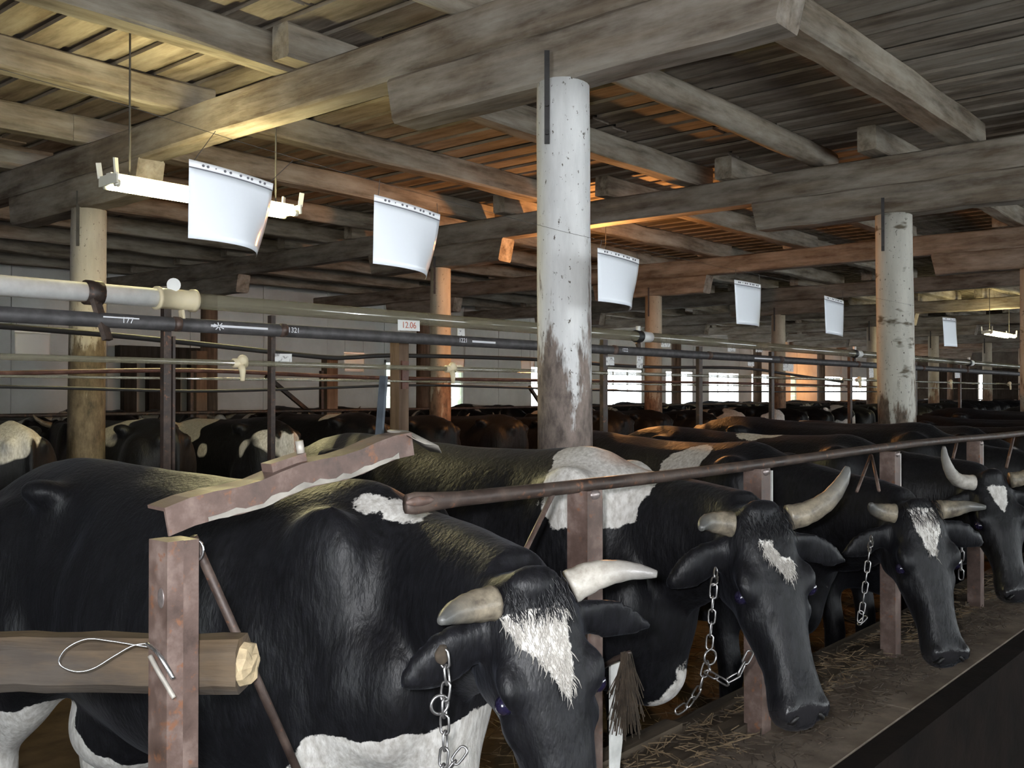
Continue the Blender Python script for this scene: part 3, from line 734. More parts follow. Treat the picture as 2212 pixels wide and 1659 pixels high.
# ================================================================== cows
def remeshed(mbx, voxel, name, smooth=6):
    me = mbx.mesh(name + '_src'); o = bpy.data.objects.new(name + '_src', me); COL.objects.link(o)
    md = o.modifiers.new('r', 'REMESH'); md.mode = 'VOXEL'; md.voxel_size = voxel
    sm = o.modifiers.new('s', 'SMOOTH'); sm.factor = 0.5; sm.iterations = smooth
    dg = bpy.context.evaluated_depsgraph_get(); dg.update()
    out = bpy.data.meshes.new_from_object(o.evaluated_get(dg)); out.name = name
    bpy.data.objects.remove(o); bpy.data.meshes.remove(me)
    out.materials.clear(); out.polygons.foreach_set('use_smooth', [True] * len(out.polygons))
    return out

def head_frame(poll, yaw, pit, tilt):
    f = Vector((0, -cos(pit), -sin(pit))); n = Vector((0, -sin(pit), cos(pit))); s = f.cross(n)
    q = Quaternion((0, 0, 1), yaw); f, n, s = q @ f, q @ n, q @ s
    q = Quaternion(n, tilt); f, s = q @ f, q @ s
    poll = Vector(poll)
    return (lambda t_, s_, n_: poll + f * t_ + s * s_ + n * n_), f, s, n

TORSO = [(1.53, 1.27, 1.02, .07), (1.49, 1.33, .86, .17), (1.38, 1.375, .74, .225), (1.22, 1.395, .70, .255), (1.06, 1.405, .68, .275), (.88, 1.385, .62, .30),
         (.65, 1.372, .565, .345), (.42, 1.365, .55, .345), (.20, 1.37, .565, .31), (.04, 1.385, .585, .275), (-.10, 1.365, .61, .255), (-.22, 1.29, .645, .21), (-.32, 1.17, .71, .14), (-.36, 1.08, .80, .08)]
def cow_mesh(name, voxel, poll, yaw, pit, tilt=0, ear=(0.15, 0.1), patches=(), blaze=(), tanp=(), sc=1.0, hero=False, tail=True):
    q = MB(); rings = []
    for y, zt, zb, hw in TORSO:
        zc = zt - (zt - zb) * 0.50; pts = []
        for k in range(28):
            a = 2 * pi * k / 28; ca, sa = cos(a), sin(a)
            up = sa > 0
            z = zc + ((zt - zc) if up else (zc - zb)) * math.copysign(abs(sa) ** (1.0 if up else .9), sa)
            wx = hw * math.copysign(abs(ca) ** .82, ca) * (1 - (.16 * sa * sa if up else .10 * sa * sa))
            pts.append((wx, y, z))
        rings.append(q.ring(pts))
    for a, b in zip(rings, rings[1:]): q.bridge(a, b)
    q.cap(rings[0], True); q.cap(rings[-1])
    for s in (-1, 1):
        q.ellipsoid((s * .188, .0, 1.06), (.085, .17, .31), Matrix.Rotation(R(12), 3, 'X'))         # shoulder blade
        q.ellipsoid((s * .17, -.17, .92), (.10, .15, .19))                                          # point of shoulder
        q.ellipsoid((s * .225, 1.06, 1.325), (.065, .085, .05))                                     # hook
        q.ellipsoid((s * .12, 1.48, 1.24), (.05, .06, .055))                                        # pin
        q.ellipsoid((s * .19, 1.24, .98), (.115, .23, .32), Matrix.Rotation(R(-8), 3, 'X'))          # thigh
        # legs
        q.tube([(s * .19, .0, .95), (s * .185, .03, .78), (s * .175, .02, .62), (s * .165, -.01, .46), (s * .16, -.015, .39), (s * .16, .0, .30), (s * .16, .0, .18), (s * .16, -.015, .12), (s * .16, -.035, .06), (s * .16, -.05, .0)],
               [.10, .095, .07, .055, .056, .043, .042, .048, .046, .058], 12)
        q.tube([(s * .18, 1.16, .95), (s * .20, 1.10, .80), (s * .19, 1.20, .66), (s * .165, 1.32, .55), (s * .16, 1.37, .48), (s * .16, 1.35, .38), (s * .165, 1.32, .22), (s * .165, 1.30, .13), (s * .165, 1.27, .06), (s * .165, 1.25, .0)],
               [.15, .13, .095, .066, .058, .048, .044, .050, .047, .058], 12)
    q.ellipsoid((0, .95, .60), (.17, .20, .15))                                                     # udder
    q.ellipsoid((0, -.20, .70), (.10, .16, .13))                                                    # brisket
    q.tube([(0, y, z) for y, z in ((1.4, 1.36), (1.2, 1.395), (.9, 1.375), (.5, 1.355), (.2, 1.36), (0, 1.38), (-.1, 1.36))], .03, 8)
    if tail:
        q.tube([(0, 1.46, 1.33), (0, 1.555, 1.27), (0, 1.585, 1.1), (0, 1.58, .8), (0.01, 1.58, .62), (0.015, 1.585, .48), (0.01, 1.58, .38)], [.045, .035, .028, .024, .034, .045, .02], 8)
    H, f, s_, n_ = head_frame(poll, yaw, pit, tilt)
    # neck
    P0 = Vector((0, -.05, 1.08)); P3 = H(0.03, 0, -.13)
    P1 = P0 + Vector((0, -.24, .02))
    P2 = P3 + (-n_ * .45 + (P0 - P3).normalized() * .55).normalized() * .20 - f * .03
    pts = []; rad = []
    for i in range(9):
        t_ = i / 8; p = P0 * (1 - t_) ** 3 + P1 * 3 * t_ * (1 - t_) ** 2 + P2 * 3 * t_ * t_ * (1 - t_) + P3 * t_ ** 3
        pts.append(p); rad.append((.215 + (.098 - .215) * t_ ** .75, .31 + (.135 - .31) * t_ ** .7))
    sdh = Quaternion((0, 0, 1), yaw * .5) @ Vector((1, 0, 0))
    q.tube(pts, rad, 20, side=tuple(sdh))
    # dewlap fold
    dl = [p - Vector((0, 0, 1)) * (r_[1] * .86) for p, r_ in zip(pts, rad)]
    q.tube(dl[:7], [(.035, .07), (.035, .07), (.032, .065), (.03, .06), (.028, .055), (.026, .05), (.025, .04)], 10, side=tuple(sdh))
    # head
    HR = [(-.05, -.045, -.15, .060), (-.01, -.005, -.19, .092), (.05, .004, -.215, .104), (.11, .006, -.23, .109), (.17, .002, -.235, .112), (.215, -.003, -.225, .104), (.27, -.010, -.205, .086), (.33, -.016, -.180, .072),
          (.39, -.020, -.160, .066), (.44, -.020, -.150, .070), (.485, -.022, -.148, .078), (.52, -.032, -.145, .076), (.545, -.050, -.135, .060), (.558, -.075, -.115, .03)]
    rings = []
    for t_, nt, nb_, hw in HR:
        nc = (nt + nb_) / 2; hh = (nt - nb_) / 2; pr = []
        for k in range(24):
            a = 2 * pi * k / 24; ca, sa = cos(a), sin(a)
            x_ = hw * math.copysign(abs(ca) ** .72, ca); z_ = hh * math.copysign(abs(sa) ** .80, sa)
            if sa < 0: x_ *= 1 - .30 * sa * sa
            pr.append(H(t_, x_, nc + z_))
        rings.append(q.ring(pr))
    for a, b in zip(rings, rings[1:]): q.bridge(a, b)
    q.cap(rings[0], True); q.cap(rings[-1])
    HM = Matrix((s_, f, n_)).transposed()
    for s in (-1, 1):
        q.ellipsoid(H(.165, s * .094, -.030), (.028, .050, .030), HM)       # brow
        q.ellipsoid(H(.235, s * .083, -.085), (.026, .055, .040), HM)       # cheek bone
        q.ellipsoid(H(.14, s * .075, -.165), (.035, .085, .07), HM)         # jaw muscle
        q.ellipsoid(H(.505, s * .046, -.045), (.032, .040, .028), HM)       # nostril wing
        # ear
        e = (s_ * (s * .96) - n_ * ear[0] + f * ear[1]).normalized(); eb = H(.045, s * .085, -.085)
        th = .020 if hero else .03
        nrm = (n_ * .8 + f * .45); nrm = (nrm - e * nrm.dot(e)).normalized(); wd_ = e.cross(nrm)
        er = [(0, .026, .030), (.035, .036, th * 1.2), (.08, .052, th), (.12, .054, th), (.16, .044, th * .9), (.195, .026, th * .8), (.215, .010, th * .6)]
        pr = []
        for L_, wr_, tr_ in er:
            pr.append(q.ring([eb + e * L_ + wd_ * (wr_ * cos(2 * pi * k / 12)) + nrm * (tr_ * sin(2 * pi * k / 12) - .9 * (wr_ * cos(2 * pi * k / 12)) ** 2 / .1 * -.2) for k in range(12)]))
        for a, b in zip(pr, pr[1:]): q.bridge(a, b)
        q.cap(pr[0], True); q.cap(pr[-1])
    q.ellipsoid(H(-.02, 0, -.02), (.062, .04, .035), HM)                     # poll
    me = remeshed(q, voxel, name, 7 if hero else 4)
    nv = len(me.vertices); import numpy as np
    co = np.empty(nv * 3, np.float32); me.vertices.foreach_get('co', co); co = co.reshape(-1, 3)
    if hero:
        # relax trunk and neck, keep the head crisp
        ne = len(me.edges); ed = np.empty(ne * 2, np.int32); me.edges.foreach_get('vertices', ed); ed = ed.reshape(-1, 2)
        deg = np.bincount(ed.ravel(), minlength=nv).astype(np.float32)[:, None]
        dh = np.linalg.norm(co - np.array(H(.15, 0, -.1), np.float32), axis=1)
        wgt = np.clip((dh - .36) / .12, 0, 1) * np.clip((co[:, 2] - .45) / .15, .05, 1); wgt = (wgt * .6)[:, None].astype(np.float32)
        for it in range(34):
            acc = np.zeros_like(co)
            for c_ in range(3):
                acc[:, c_] = np.bincount(ed[:, 0], co[ed[:, 1], c_], nv) + np.bincount(ed[:, 1], co[ed[:, 0], c_], nv)
            co += wgt * (acc / deg - co)
        me.vertices.foreach_set('co', co.ravel()); me.update()
    nor = np.empty(nv * 3, np.float32); me.vertices.foreach_get('normal', nor); nor = nor.reshape(-1, 3)
    inv = Matrix((f, s_, n_)); pl = Vector(poll)
    wv = [0.0] * nv; mz = [0.0] * nv; tv = [0.0] * nv
    poly = list(blaze)
    fin = co.copy()
    for i in range(nv):
        c = Vector(co[i].tolist()); nrm_ = Vector(nor[i].tolist()); h = inv @ (c - pl); tot = Vector((0, 0, 0))
        w_ = -1.0
        for (pc, pr_) in patches:
            dd = Vector(((c.x - pc[0]) / pr_[0], (c.y - pc[1]) / pr_[1], (c.z - pc[2]) / pr_[2])).length
            nz_ = mnoise.noise(c * 5.0) * .22 + mnoise.noise(c * 14.0) * .10
            w_ = max(w_, (1 - dd + nz_) * min(pr_))
        if -.06 < h.x < .62 and abs(h.y) < .16 and -.28 < h.z < .08:
            if poly and h.z > -.075:
                # signed distance to the blaze polygon in (s,t)
                x_, y_ = h.y, h.x; ins = False; best = 9.0; j = len(poly) - 1
                for k in range(len(poly)):
                    ax_, ay_ = poly[k]; bx_, by_ = poly[j]
                    if (ay_ > y_) != (by_ > y_) and x_ < (bx_ - ax_) * (y_ - ay_) / (by_ - ay_) + ax_: ins = not ins
                    ex, ey = bx_ - ax_, by_ - ay_; tt = max(0, min(1, ((x_ - ax_) * ex + (y_ - ay_) * ey) / (ex * ex + ey * ey)))
                    best = min(best, math.hypot(x_ - ax_ - ex * tt, y_ - ay_ - ey * tt)); j = k
                w_ = max(w_, best if ins else -best)
            m_ = max(0.0, min(1.0, (h.x - .475) / .03)) * (1.0 if h.z > -.13 else .7); mz[i] = m_
            off = Vector((0, 0, 0))
            if hero:
                for s in (-1, 1):
                    dn_ = math.sqrt(((h.x - .532) / .020) ** 2 + ((h.y - s * .040) / .013) ** 2 + ((h.z + .052) / .035) ** 2)
                    if dn_ < 1.5: off += -f * .016 * max(0, 1 - dn_ / 1.5)
                    de = math.sqrt(((h.x - .195) / .032) ** 2 + ((h.y - s * .108) / .05) ** 2 + ((h.z + .055) / .022) ** 2)
                    if de < 1.6: off += -s_ * s * .010 * max(0, 1 - de / 1.6)
                if h.x > .38:
                    dm = abs(h.z + .122 + (h.x - .45) * .05)
                    if dm < .012: off += (-f * (1 if h.x > .53 else 0) - s_ * math.copysign(1, h.y)) * .006 * (1 - dm / .012)
            tot += off
        for (pc, pr_) in tanp:
            dd = Vector(((c.x - pc[0]) / pr_[0], (c.y - pc[1]) / pr_[1], (c.z - pc[2]) / pr_[2])).length
            tv[i] = max(tv[i], max(0, min(1, (1 - dd) * 1.6)))
        wv[i] = w_
        if hero:
            # folds of neck and shoulder hide, ribs
            if c.y < .30 and .55 < c.z < 1.33:
                k_ = min(1, (c.z - .55) / .15, (1.33 - c.z) / .1, (.30 - c.y) / .12)
                tot += nrm_ * (k_ * (mnoise.noise(Vector((c.x * 2.5, c.y * 8 + c.z * 2.5, c.z * 2.2))) * .012 + mnoise.noise(c * 18) * .0022))
            if .22 < c.y < 1.02 and .72 < c.z < 1.27:
                k_ = min(1, (c.y - .22) / .12, (1.02 - c.y) / .12, (c.z - .72) / .12, (1.27 - c.z) / .1)
                tot += nrm_ * (k_ * (.0022 * sin(c.y * 46 + c.z * 7 + 2 * mnoise.noise(c * 3)) + mnoise.noise(c * 6) * .008))
            # hollow before the hip, groove behind the shoulder
            for (gc, gr, ga) in (((.27, .92, 1.2), (.12, .10, .09), -.028), ((.29, .22, 1.0), (.15, .05, .30), -.014), ((.20, -.20, 1.08), (.14, .05, .22), -.016)):
                dd = ((abs(c.x) - gc[0]) / gr[0]) ** 2 + ((c.y - gc[1]) / gr[1]) ** 2 + ((c.z - gc[2]) / gr[2]) ** 2
                if dd < 4: tot += nrm_ * (ga * math.exp(-dd))
        fin[i] = (c.x + tot.x, c.y + tot.y, c.z + tot.z)
    me.vertices.foreach_set('co', fin.ravel())
    for nm, arr in (('white', wv), ('muzzle', mz), ('tan', tv)):
        a = me.attributes.new(nm, 'FLOAT', 'POINT'); a.data.foreach_set('value', arr)
    me.update()
    return me, H, f, s_, n_

def horn(parent, H, side, pts, r0, mt, label=None):
    """pts in head coordinates (t, outward, n)"""
    P = [H(a, side * b, c) for a, b, c in pts]; out = []
    for i in range(len(P) - 1):
        p0, p1, p2, p3 = P[max(i - 1, 0)], P[i], P[i + 1], P[min(i + 2, len(P) - 1)]
        for k in range(5):
            t_ = k / 5
            out.append(0.5 * ((2 * p1) + (p2 - p0) * t_ + (2 * p0 - 5 * p1 + 4 * p2 - p3) * t_ ** 2 + (3 * p1 - p0 - 3 * p2 + p3) * t_ ** 3))
    out.append(P[-1]); q = MB(); n = len(out)
    q.tube(out, [max(.006, r0 * (1 - (i / (n - 1)) ** 1.6 * .80) * (1 + .03 * sin(i * 2.2))) for i in range(n)], 14)
    o = q.build('horn', mt, parent, True)
    a_ = o.data.attributes.new('tip', 'FLOAT', 'POINT'); a_.data.foreach_set('value', [(i // 14) / (n - 1) for i in range(len(q.v))])
    if label: o['label'] = label
    return o
def eyes(parent, H):
    for s in (-1, 1):
        q = MB(); q.tube([H(.517, s * .030, -.030), H(.530, s * .043, -.046), H(.527, s * .055, -.062)], [.005, .0075, .005], 8); q.build('nostril', M['nostril'], parent, True)
        q = MB(); q.ellipsoid(H(.197, s * .101, -.050), (.021, .021, .021), None, 16, 10); q.build('eye', M['eye'], parent, True)
def forelock(parent, H, f, s_, n_, poly, nwhite, nblack, seed=1):
    rs = random.Random(seed)
    def strands(cnt, pick, mt, nm, ln, lab):
        q = MB()
        for i in range(cnt):
            t_, sx = pick()
            root = H(t_, sx, 0.004 - (sx / .104) ** 2 * .03)
            d = (f * rs.uniform(.75, 1.1) + s_ * rs.uniform(-.35, .35) + n_ * rs.uniform(.12, .34)).normalized(); L = rs.uniform(*ln)
            p1 = root + d * L * .5 + n_ * .003; p2 = root + d * L - n_ * (L * .22) + s_ * rs.uniform(-.006, .006)
            q.tube([root - n_ * .006, p1, p2], [.0013, .0011, .0003], 3, caps=False)
        o = q.build(nm, mt, parent, True); o['kind'] = 'stuff'; o['label'] = lab
    def inside(x_, y_):
        ins = False; j = len(poly) - 1
        for k in range(len(poly)):
            ax_, ay_ = poly[k]; bx_, by_ = poly[j]
            if (ay_ > y_) != (by_ > y_) and x_ < (bx_ - ax_) * (y_ - ay_) / (by_ - ay_) + ax_: ins = not ins
            j = k
        return ins
    def pw():
        while True:
            y_, x_ = rs.uniform(min(p[1] for p in poly), max(p[1] for p in poly)), rs.uniform(min(p[0] for p in poly), max(p[0] for p in poly))
            if inside(x_, y_): return y_, x_
    if nwhite: strands(nwhite, pw, M['hair_white'], 'blaze_hair', (.018, .036), 'white blaze hair')
    if nblack: strands(nblack, lambda: (rs.uniform(-.035, .035), rs.uniform(-.07, .07)), M['hair_black'], 'forelock', (.025, .055), 'black forelock')

def place_cow(name, loc, rz, sc, me, H, label, group=None, extra=None):
    t = empty(name, loc, rz); t.scale = (sc, sc, sc)
    link('body', me, M['coat'], t)
    return tag(t, label, 'cow', group)

def local(pt, loc, rz, sc):
    v = Vector(pt) - Vector(loc); v = Quaternion((0, 0, 1), -rz) @ v; return v / sc

# --- cow with the triangular blaze (nearest)
def hero(name, loc, rzd, sc, poll_w, yaw_w, pit, tilt, voxel, patches, blaze, label, horns, hmats, ear=(.15, .1), tanp=(), hair=(0, 0)):
    rz = R(rzd); poll = local(poll_w, loc, rz, sc)
    me, H, f, s_, n_ = cow_mesh(name, voxel, poll, R(yaw_w) - rz, R(pit), R(tilt), ear, patches, blaze, tanp, sc, True)
    t = place_cow('cow', loc, rz, sc, me, H, label)
    for s, hp, hm in ((1, horns[0], hmats[0]), (-1, horns[1], hmats[1])): horn(t, H, s, hp, .036, M[hm])
    eyes(t, H)
    if hair[0] or hair[1]: forelock(t, H, f, s_, n_, blaze, hair[0], hair[1])
    return t
# side +1 is the animal's right
HA_R = [(0.0, .085, -.04), (.0, .14, -.025), (.005, .19, .01), (.015, .225, .05)]
HA_L = [(0.0, .085, -.04), (-.012, .14, -.025), (-.008, .20, .0), (.012, .25, .035)]
blA = [(.088, .03), (.066, .075), (.035, .115), (.010, .165), (-.016, .205), (-.034, .18), (-.04, .13), (-.036, .09), (-.05, .03)]
hero('cow_triangular_blaze', (1.66, 1.93, 0), 9, .99, at(1165, 1280, 1.95), -30, 74, 7, .0125,
     [((0, -.22, .62), (.42, .36, .27)), ((0, 1.2, .36), (.4, .4, .38)), ((-.05, -.17, 1.335), (.05, .07, .035)), ((-.08, -.09, 1.345), (.05, .06, .025)), ((0, .55, .5), (.2, .12, .1))], blA,
     'big black cow with a triangular white blaze and white brisket', (HA_R, HA_L), ('horn', 'horn_pale'), (.12, .35), (), (420, 260))
HB_R = [(0, .085, -.04), (-.01, .13, -.04), (-.01, .17, -.02), (.01, .20, .01)]
HB_L = [(0, .085, -.04), (-.005, .14, -.03), (-.03, .20, -.005), (-.075, .245, .02), (-.11, .265, .03)]
blB = [(.045, .05), (.035, .095), (-.005, .15), (-.025, .175), (-.05, .14), (-.045, .115), (-.015, .11), (.005, .065)]
hero('cow_slanting_blaze', (2.68, 1.95, 0), 1, 1.02, at(1655, 1118, 2.74), -38, 70, 5, .0135,
     [((.02, -.09, 1.33), (.42, .18, .24)), ((0, -.28, .66), (.05, .12, .1)), ((0, 1.25, .35), (.4, .4, .3))], blB,
     'black cow with a slanting blaze and white patch over its withers', (HB_R, HB_L), ('horn', 'horn'), (.2, .45), [((.1, -.16, 1.38), (.25, .16, .06))], (180, 160))
HC_R = [(0, .085, -.04), (-.01, .13, -.04), (-.02, .17, -.02), (-.03, .195, .02)]
HC_L = [(0, .085, -.04), (0.0, .14, -.04), (.0, .19, -.02), (.015, .23, .02)]
blC = [(.05, -.005), (.04, .07), (.02, .14), (-.01, .175), (-.035, .11), (-.055, .075), (-.045, -.005)]
hero('cow_ragged_blaze', (3.92, 1.98, 0), -15, 1.0, at(1990, 1100, 3.55), -45, 71, 4, .0145,
     [((-.15, .25, 1.28), (.16, .12, .12)), ((0, 1.2, .35), (.4, .4, .3))], blC,
     'black cow with a broad ragged blaze standing before the birch post', (HC_R, HC_L), ('horn', 'horn'), (.2, .4), (), (120, 120))
HD_R = [(0, .085, -.04), (-.01, .15, -.03), (-.035, .21, .03), (-.09, .25, .09), (-.135, .262, .13)]
blD = [(.048, .03), (.03, .1), (.0, .165), (-.03, .1), (-.05, .03)]
hero('cow_small_blaze', (4.96, 1.98, 0), -6, 1.0, at(2150, 1035, 4.48), -50, 70, 4, .0165,
     [((.1, .5, 1.3), (.2, .2, .15))], blD, 'black cow with a small blaze and a white upcurved horn', (HD_R, HB_L), ('horn_pale', 'horn'), (.2, .4))

# --- the herd: three body meshes shared by all other animals
def herd_src(name, poll, yaw, pit, seed):
    me, H, f, s_, n_ = cow_mesh(name, .030, poll, R(yaw), R(pit), 0, (.2, .3))
    me.materials.append(M['coat_generic'])
    hq = []
    for s in (-1, 1):
        P = [H(0, s * .08, -.04), H(-.01, s * .15, -.02), H(-.04, s * .21, .01), H(-.08, s * .24, .03)]
        q = MB(); q.tube(P, [.032, .027, .018, .006], 8); mh = q.mesh('horn', True); mh.materials.append(M['horn']); hq.append(mh)
    return me, hq
herd = [herd_src('herd_cow_low_head', (0.02, -.62, 1.12), 8, 70, 1), herd_src('herd_cow_high_head', (-.06, -.72, 1.34), -22, 45, 2), herd_src('herd_cow_mid_head', (.05, -.66, 1.22), 25, 60, 3)]
rh = random.Random(21)
def herd_cow(x, y, face_in, label, group, color, k=None, sc=None):
    me, hq = herd[rh.randrange(3) if k is None else k]
    t = empty('cow', (x, y, 0), (0 if face_in else pi) + R(rh.uniform(-3, 3))); s = sc or rh.uniform(.95, 1.04); t.scale = (s, s, s)
    b = bpy.data.objects.new('body', me); COL.objects.link(b); b.parent = t; b.color = (*color, 1)
    for mh in hq: h = bpy.data.objects.new('horn', mh); COL.objects.link(h); h.parent = t
    return tag(t, label, 'cow', group)
for i, x in enumerate((6.05, 7.25, 8.75, 9.9, 10.97, 11.95, 13.1, 14.2, 15.3)):
    herd_cow(x, 2.0 + rh.uniform(-.03, .08), True, '%s dark cow past the upcurved horn in the first row' % ORD[i], 'far cows of the first row', (rh.uniform(.62, .74), rh.random(), rh.random()), k=0 if i % 2 else 2)
# second row: rumps towards us
specials = {3: ('cow rump with a pale arched patch left of the yellow-stained post', (.60, .31, .12)), 5: ('cow with a white patch along its back behind the bent rail', (.60, .62, .40)), 6: ('cow with a white wedge on its rump right of the double bracket', (.61, .15, .77)), 7: ('cow with a white spot over its tail head before the wooden stake', (.60, .85, .33)), 9: ('cow rump with an orange-lit white arc beside the tan post', (.60, .45, .9)), 13: ('cow with a broad pale back before the windows', (.50, .2, .6)), 14: ('cow with a pale saddle before the windows', (.52, .7, .1))}
slots = [3.66 + 4.42 * j + .5525 + 1.105 * k for j in range(-1, 10) for k in range(4)]
for i, x in enumerate(slots):
    if x > X1 - 1.5: continue
    if i in specials: lab, col = specials[i]; grp = None
    else: pn = i // 4 - 1; lab, col, grp = 'dark cow seen from behind, %s stall past %s' % (ORD[i % 4], 'the doorway end' if pn < 0 else 'the yellow-stained post' if pn == 0 else 'the tan post' if pn == 1 else 'the %s pale post' % ORD[pn - 2]), (rh.uniform(.60, .72), rh.random(), rh.random()), 'cows of the second row'
    herd_cow(x, 8.75 + rh.uniform(-.08, .08), False, lab, grp, col, sc=rh.uniform(.93, 1.0))
for i, x in enumerate(slots[5:]):
    if x > X1 - 1.5: continue
    herd_cow(x, 12.3 + rh.uniform(-.1, .1), True, 'dark cow of the farthest row, %s stall past the %s brown post' % (ORD[(i + 5) % 4], ORD[(i + 5) // 4 - 1]), 'cows of the farthest row', (rh.uniform(.58, .70), rh.random(), rh.random()), sc=rh.uniform(.93, 1.0))

# ================================================================== chains
def link_mesh(L, w, r):
    q = MB(); pts = []
    for k in range(16):
        a = 2 * pi * k / 16; pts.append(Vector((0, (w / 2) * cos(a), (L / 2 - w / 2) * (1 if sin(a) > 0.001 else -1 if sin(a) < -.001 else 0) + (w / 2) * sin(a))))
    rings = []
    n = len(pts)
    for i in range(n):
        t_ = (pts[(i + 1) % n] - pts[i - 1]).normalized(); sd = Vector((1, 0, 0)); u = t_.cross(sd)
        rings.append(q.ring([pts[i] + sd * (r * cos(2 * pi * k / 6)) + u * (r * sin(2 * pi * k / 6)) for k in range(6)]))
    for i in range(n): q.bridge(rings[i], rings[(i + 1) % n])
    me = q.mesh('chain_link', True); me.materials.append(M['chain']); return me
def chain(paths, L, w, r, label, rings=()):
    me = link_mesh(L, w, r); base = Vector(paths[0][-1]); t = empty('tie_chain', base)
    for path in paths:
        P = [Vector(p) for p in path]; acc = 0.0; step = L - 2.2 * r; k = 0; nxt = L / 2
        for a, b in zip(P, P[1:]):
            d = b - a; ln = d.length; dn = d.normalized()
            while nxt <= acc + ln:
                c = a + dn * (nxt - acc); o = bpy.data.objects.new('chain_link', me); COL.objects.link(o); o.parent = t
                o.location = c - base; qd = dn.to_track_quat('Z', 'Y'); o.rotation_mode = 'QUATERNION'
                o.rotation_quaternion = qd @ Quaternion((0, 0, 1), (pi / 2 if k % 2 else 0) + .35); k += 1; nxt += step
            acc += ln
    for c, rr in rings:
        q = MB(); q.tube([Vector((rr * cos(a * pi / 10), 0, rr * sin(a * pi / 10))) for a in range(21)], r * 1.25, 6, caps=False); o = q.build('ring', M['chain'], t, True)
        o.location = Vector(c) - base; o.rotation_euler = (0, 0, YAW - pi / 2 + .5)
    return tag(t, label, 'chain')
dA = 1.80
chain([[at(958, 1400, dA), at(966, 1460, dA), at(960, 1520, dA), at(962, 1600, dA), at(956, 1675, dA)], [at(1006, 1612, dA), at(965, 1665, dA)]], .036, .017, .0026, 'zinc chain hanging beside the cow with the triangular blaze', [(at(950, 1520, dA), .017)])
q = MB(); q.ellipsoid((0, 0, 0), (.015, .010, .018)); q.v = [tuple(Vector(v) * (1 + .25 * mnoise.noise(Vector(v) * 90))) for v in q.v]; o = q.build('chain_snap', M['chaff'], None, True); o.location = at(955, 1412, dA); 
for ob in [x_ for x_ in bpy.data.objects if x_.name.startswith('tie_chain')][:1]: o.parent = ob; o.location = o.location - ob.location
chain([[at(1030, 1283, 1.98), at(1058, 1274, 1.99), at(1098, 1262, 2.0)]], .030, .015, .0024, 'short chain end behind the poll of the cow with the triangular blaze')
dB = 2.62
chain([[at(1547, 1228, dB + .06), at(1541, 1262, dB), at(1536, 1340, dB), at(1530, 1405, dB)], [at(1528, 1428, dB), at(1535, 1455, dB - .05), at(1565, 1472, dB - .08), at(1595, 1455, dB - .08), at(1614, 1418, dB - .06)], [at(1526, 1430, dB), at(1512, 1480, dB), at(1490, 1515, dB + .02), at(1455, 1540, dB + .04)]],
      .040, .018, .0027, 'long looping chain beside the cow with the slanting blaze', [(at(1533, 1418, dB), .020)])
dC = 3.42
chain([[at(1882, 1158, dC + .10), at(1876, 1195, dC), at(1868, 1260, dC), at(1859, 1328, dC)], [at(1858, 1318, dC), at(1855, 1345, dC), at(1875, 1325, dC)]], .042, .018, .0026, 'thin chain hanging left of the cow with the ragged blaze')
chain([[at(2076, 1168, dC + .24), at(2074, 1250, dC + .26)]], .042, .018, .0026, 'thin chain hanging right of the cow with the ragged blaze')
# dry straw wisp hanging at the second stall post
q = MB(); rs_ = random.Random(12); base = at(1352, 1408, 2.27)
for i in range(130):
    a = rs_.uniform(0, 2 * pi); sp = rs_.uniform(0, 1) ** .6 * .045; L = rs_.uniform(.08, .2)
    p0 = Vector((rs_.uniform(-.01, .01), rs_.uniform(-.01, .01), 0)); p2 = Vector((cos(a) * sp, sin(a) * sp, -L))
    q.tube([p0, (p0 + p2) * .5 + Vector((rs_.uniform(-.01, .01), 0, 0)), p2], .0013, 3, caps=False)
o = q.build('straw_wisp', M['chaff']); o.location = base; tag(o, 'wisp of dry straw caught on the rusty stall post', 'straw', kind='stuff')

p0, p1 = at(1292, 1446, 2.375), at(1360, 1408, 2.265); q = MB(); q.tube([p0 - p1, (p0 - p1) * .45 + Vector((0, 0, .004)), Vector((0, 0, 0))], [.006, .0065, .005], 8)
o = q.build('short_stick', M['rust_dark'], None, True); o.location = p1; tag(o, 'short dark stick jutting from the rusty stall post under the straw wisp', 'stick')

# ================================================================== milk line over the aisle side
PYL = 4.0
hb, hk, ht = 0.1055 * PYL, 0.0765 * PYL, 0.0359 * PYL
zb, zk, zt_ = EYE + hb, EYE + hk, EYE + ht
xJ = atY(335, 650, PYL).x; xJ2 = atY(420, 650, PYL).x
q = MB(); q.tube([(-1.5, 0, 0), (xJ + .02, 0, 0)], 0.042, 16); t = q.build('painted_pipe', M['white_pipe'], None, True); t.location = (0, PYL, zb)
tag(t, 'white painted pipe section joined to the glass milk line', 'pipe')
t = empty('pipe_coupling', ((xJ + xJ2) / 2, PYL, zb)); hl = (xJ2 - xJ) / 2
q = MB(); q.tube([(-hl - .002, 0, 0), (-hl, 0, 0), (-hl + .015, 0, 0), (-hl + .016, 0, 0), (hl - .02, 0, 0), (hl - .019, 0, 0), (hl, 0, 0)], [.044, .052, .052, .046, .045, .052, .052], 20); q.build('sleeve', M['cream'], t, True)
q = MB(); q.tube([(-.05, 0, 0), (.02, 0, 0)], .03, 18); q.v = [(x_, y_, z_) for x_, y_, z_ in q.v]; dsc = q.build('white_disc', M['white_plastic'], t, True)
dsc.location = (-.02, -.02, .062); dsc.scale = (.12, 1, 1); dsc.rotation_euler = (0, 0, R(60))
q = MB(); q.bar((0, -.05, -.05), (0.01, -.05, -.12), .03, .012); q.build('clip', M['cream'], t)
tag(t, 'cream plastic coupling between painted pipe and glass pipe', 'coupling')
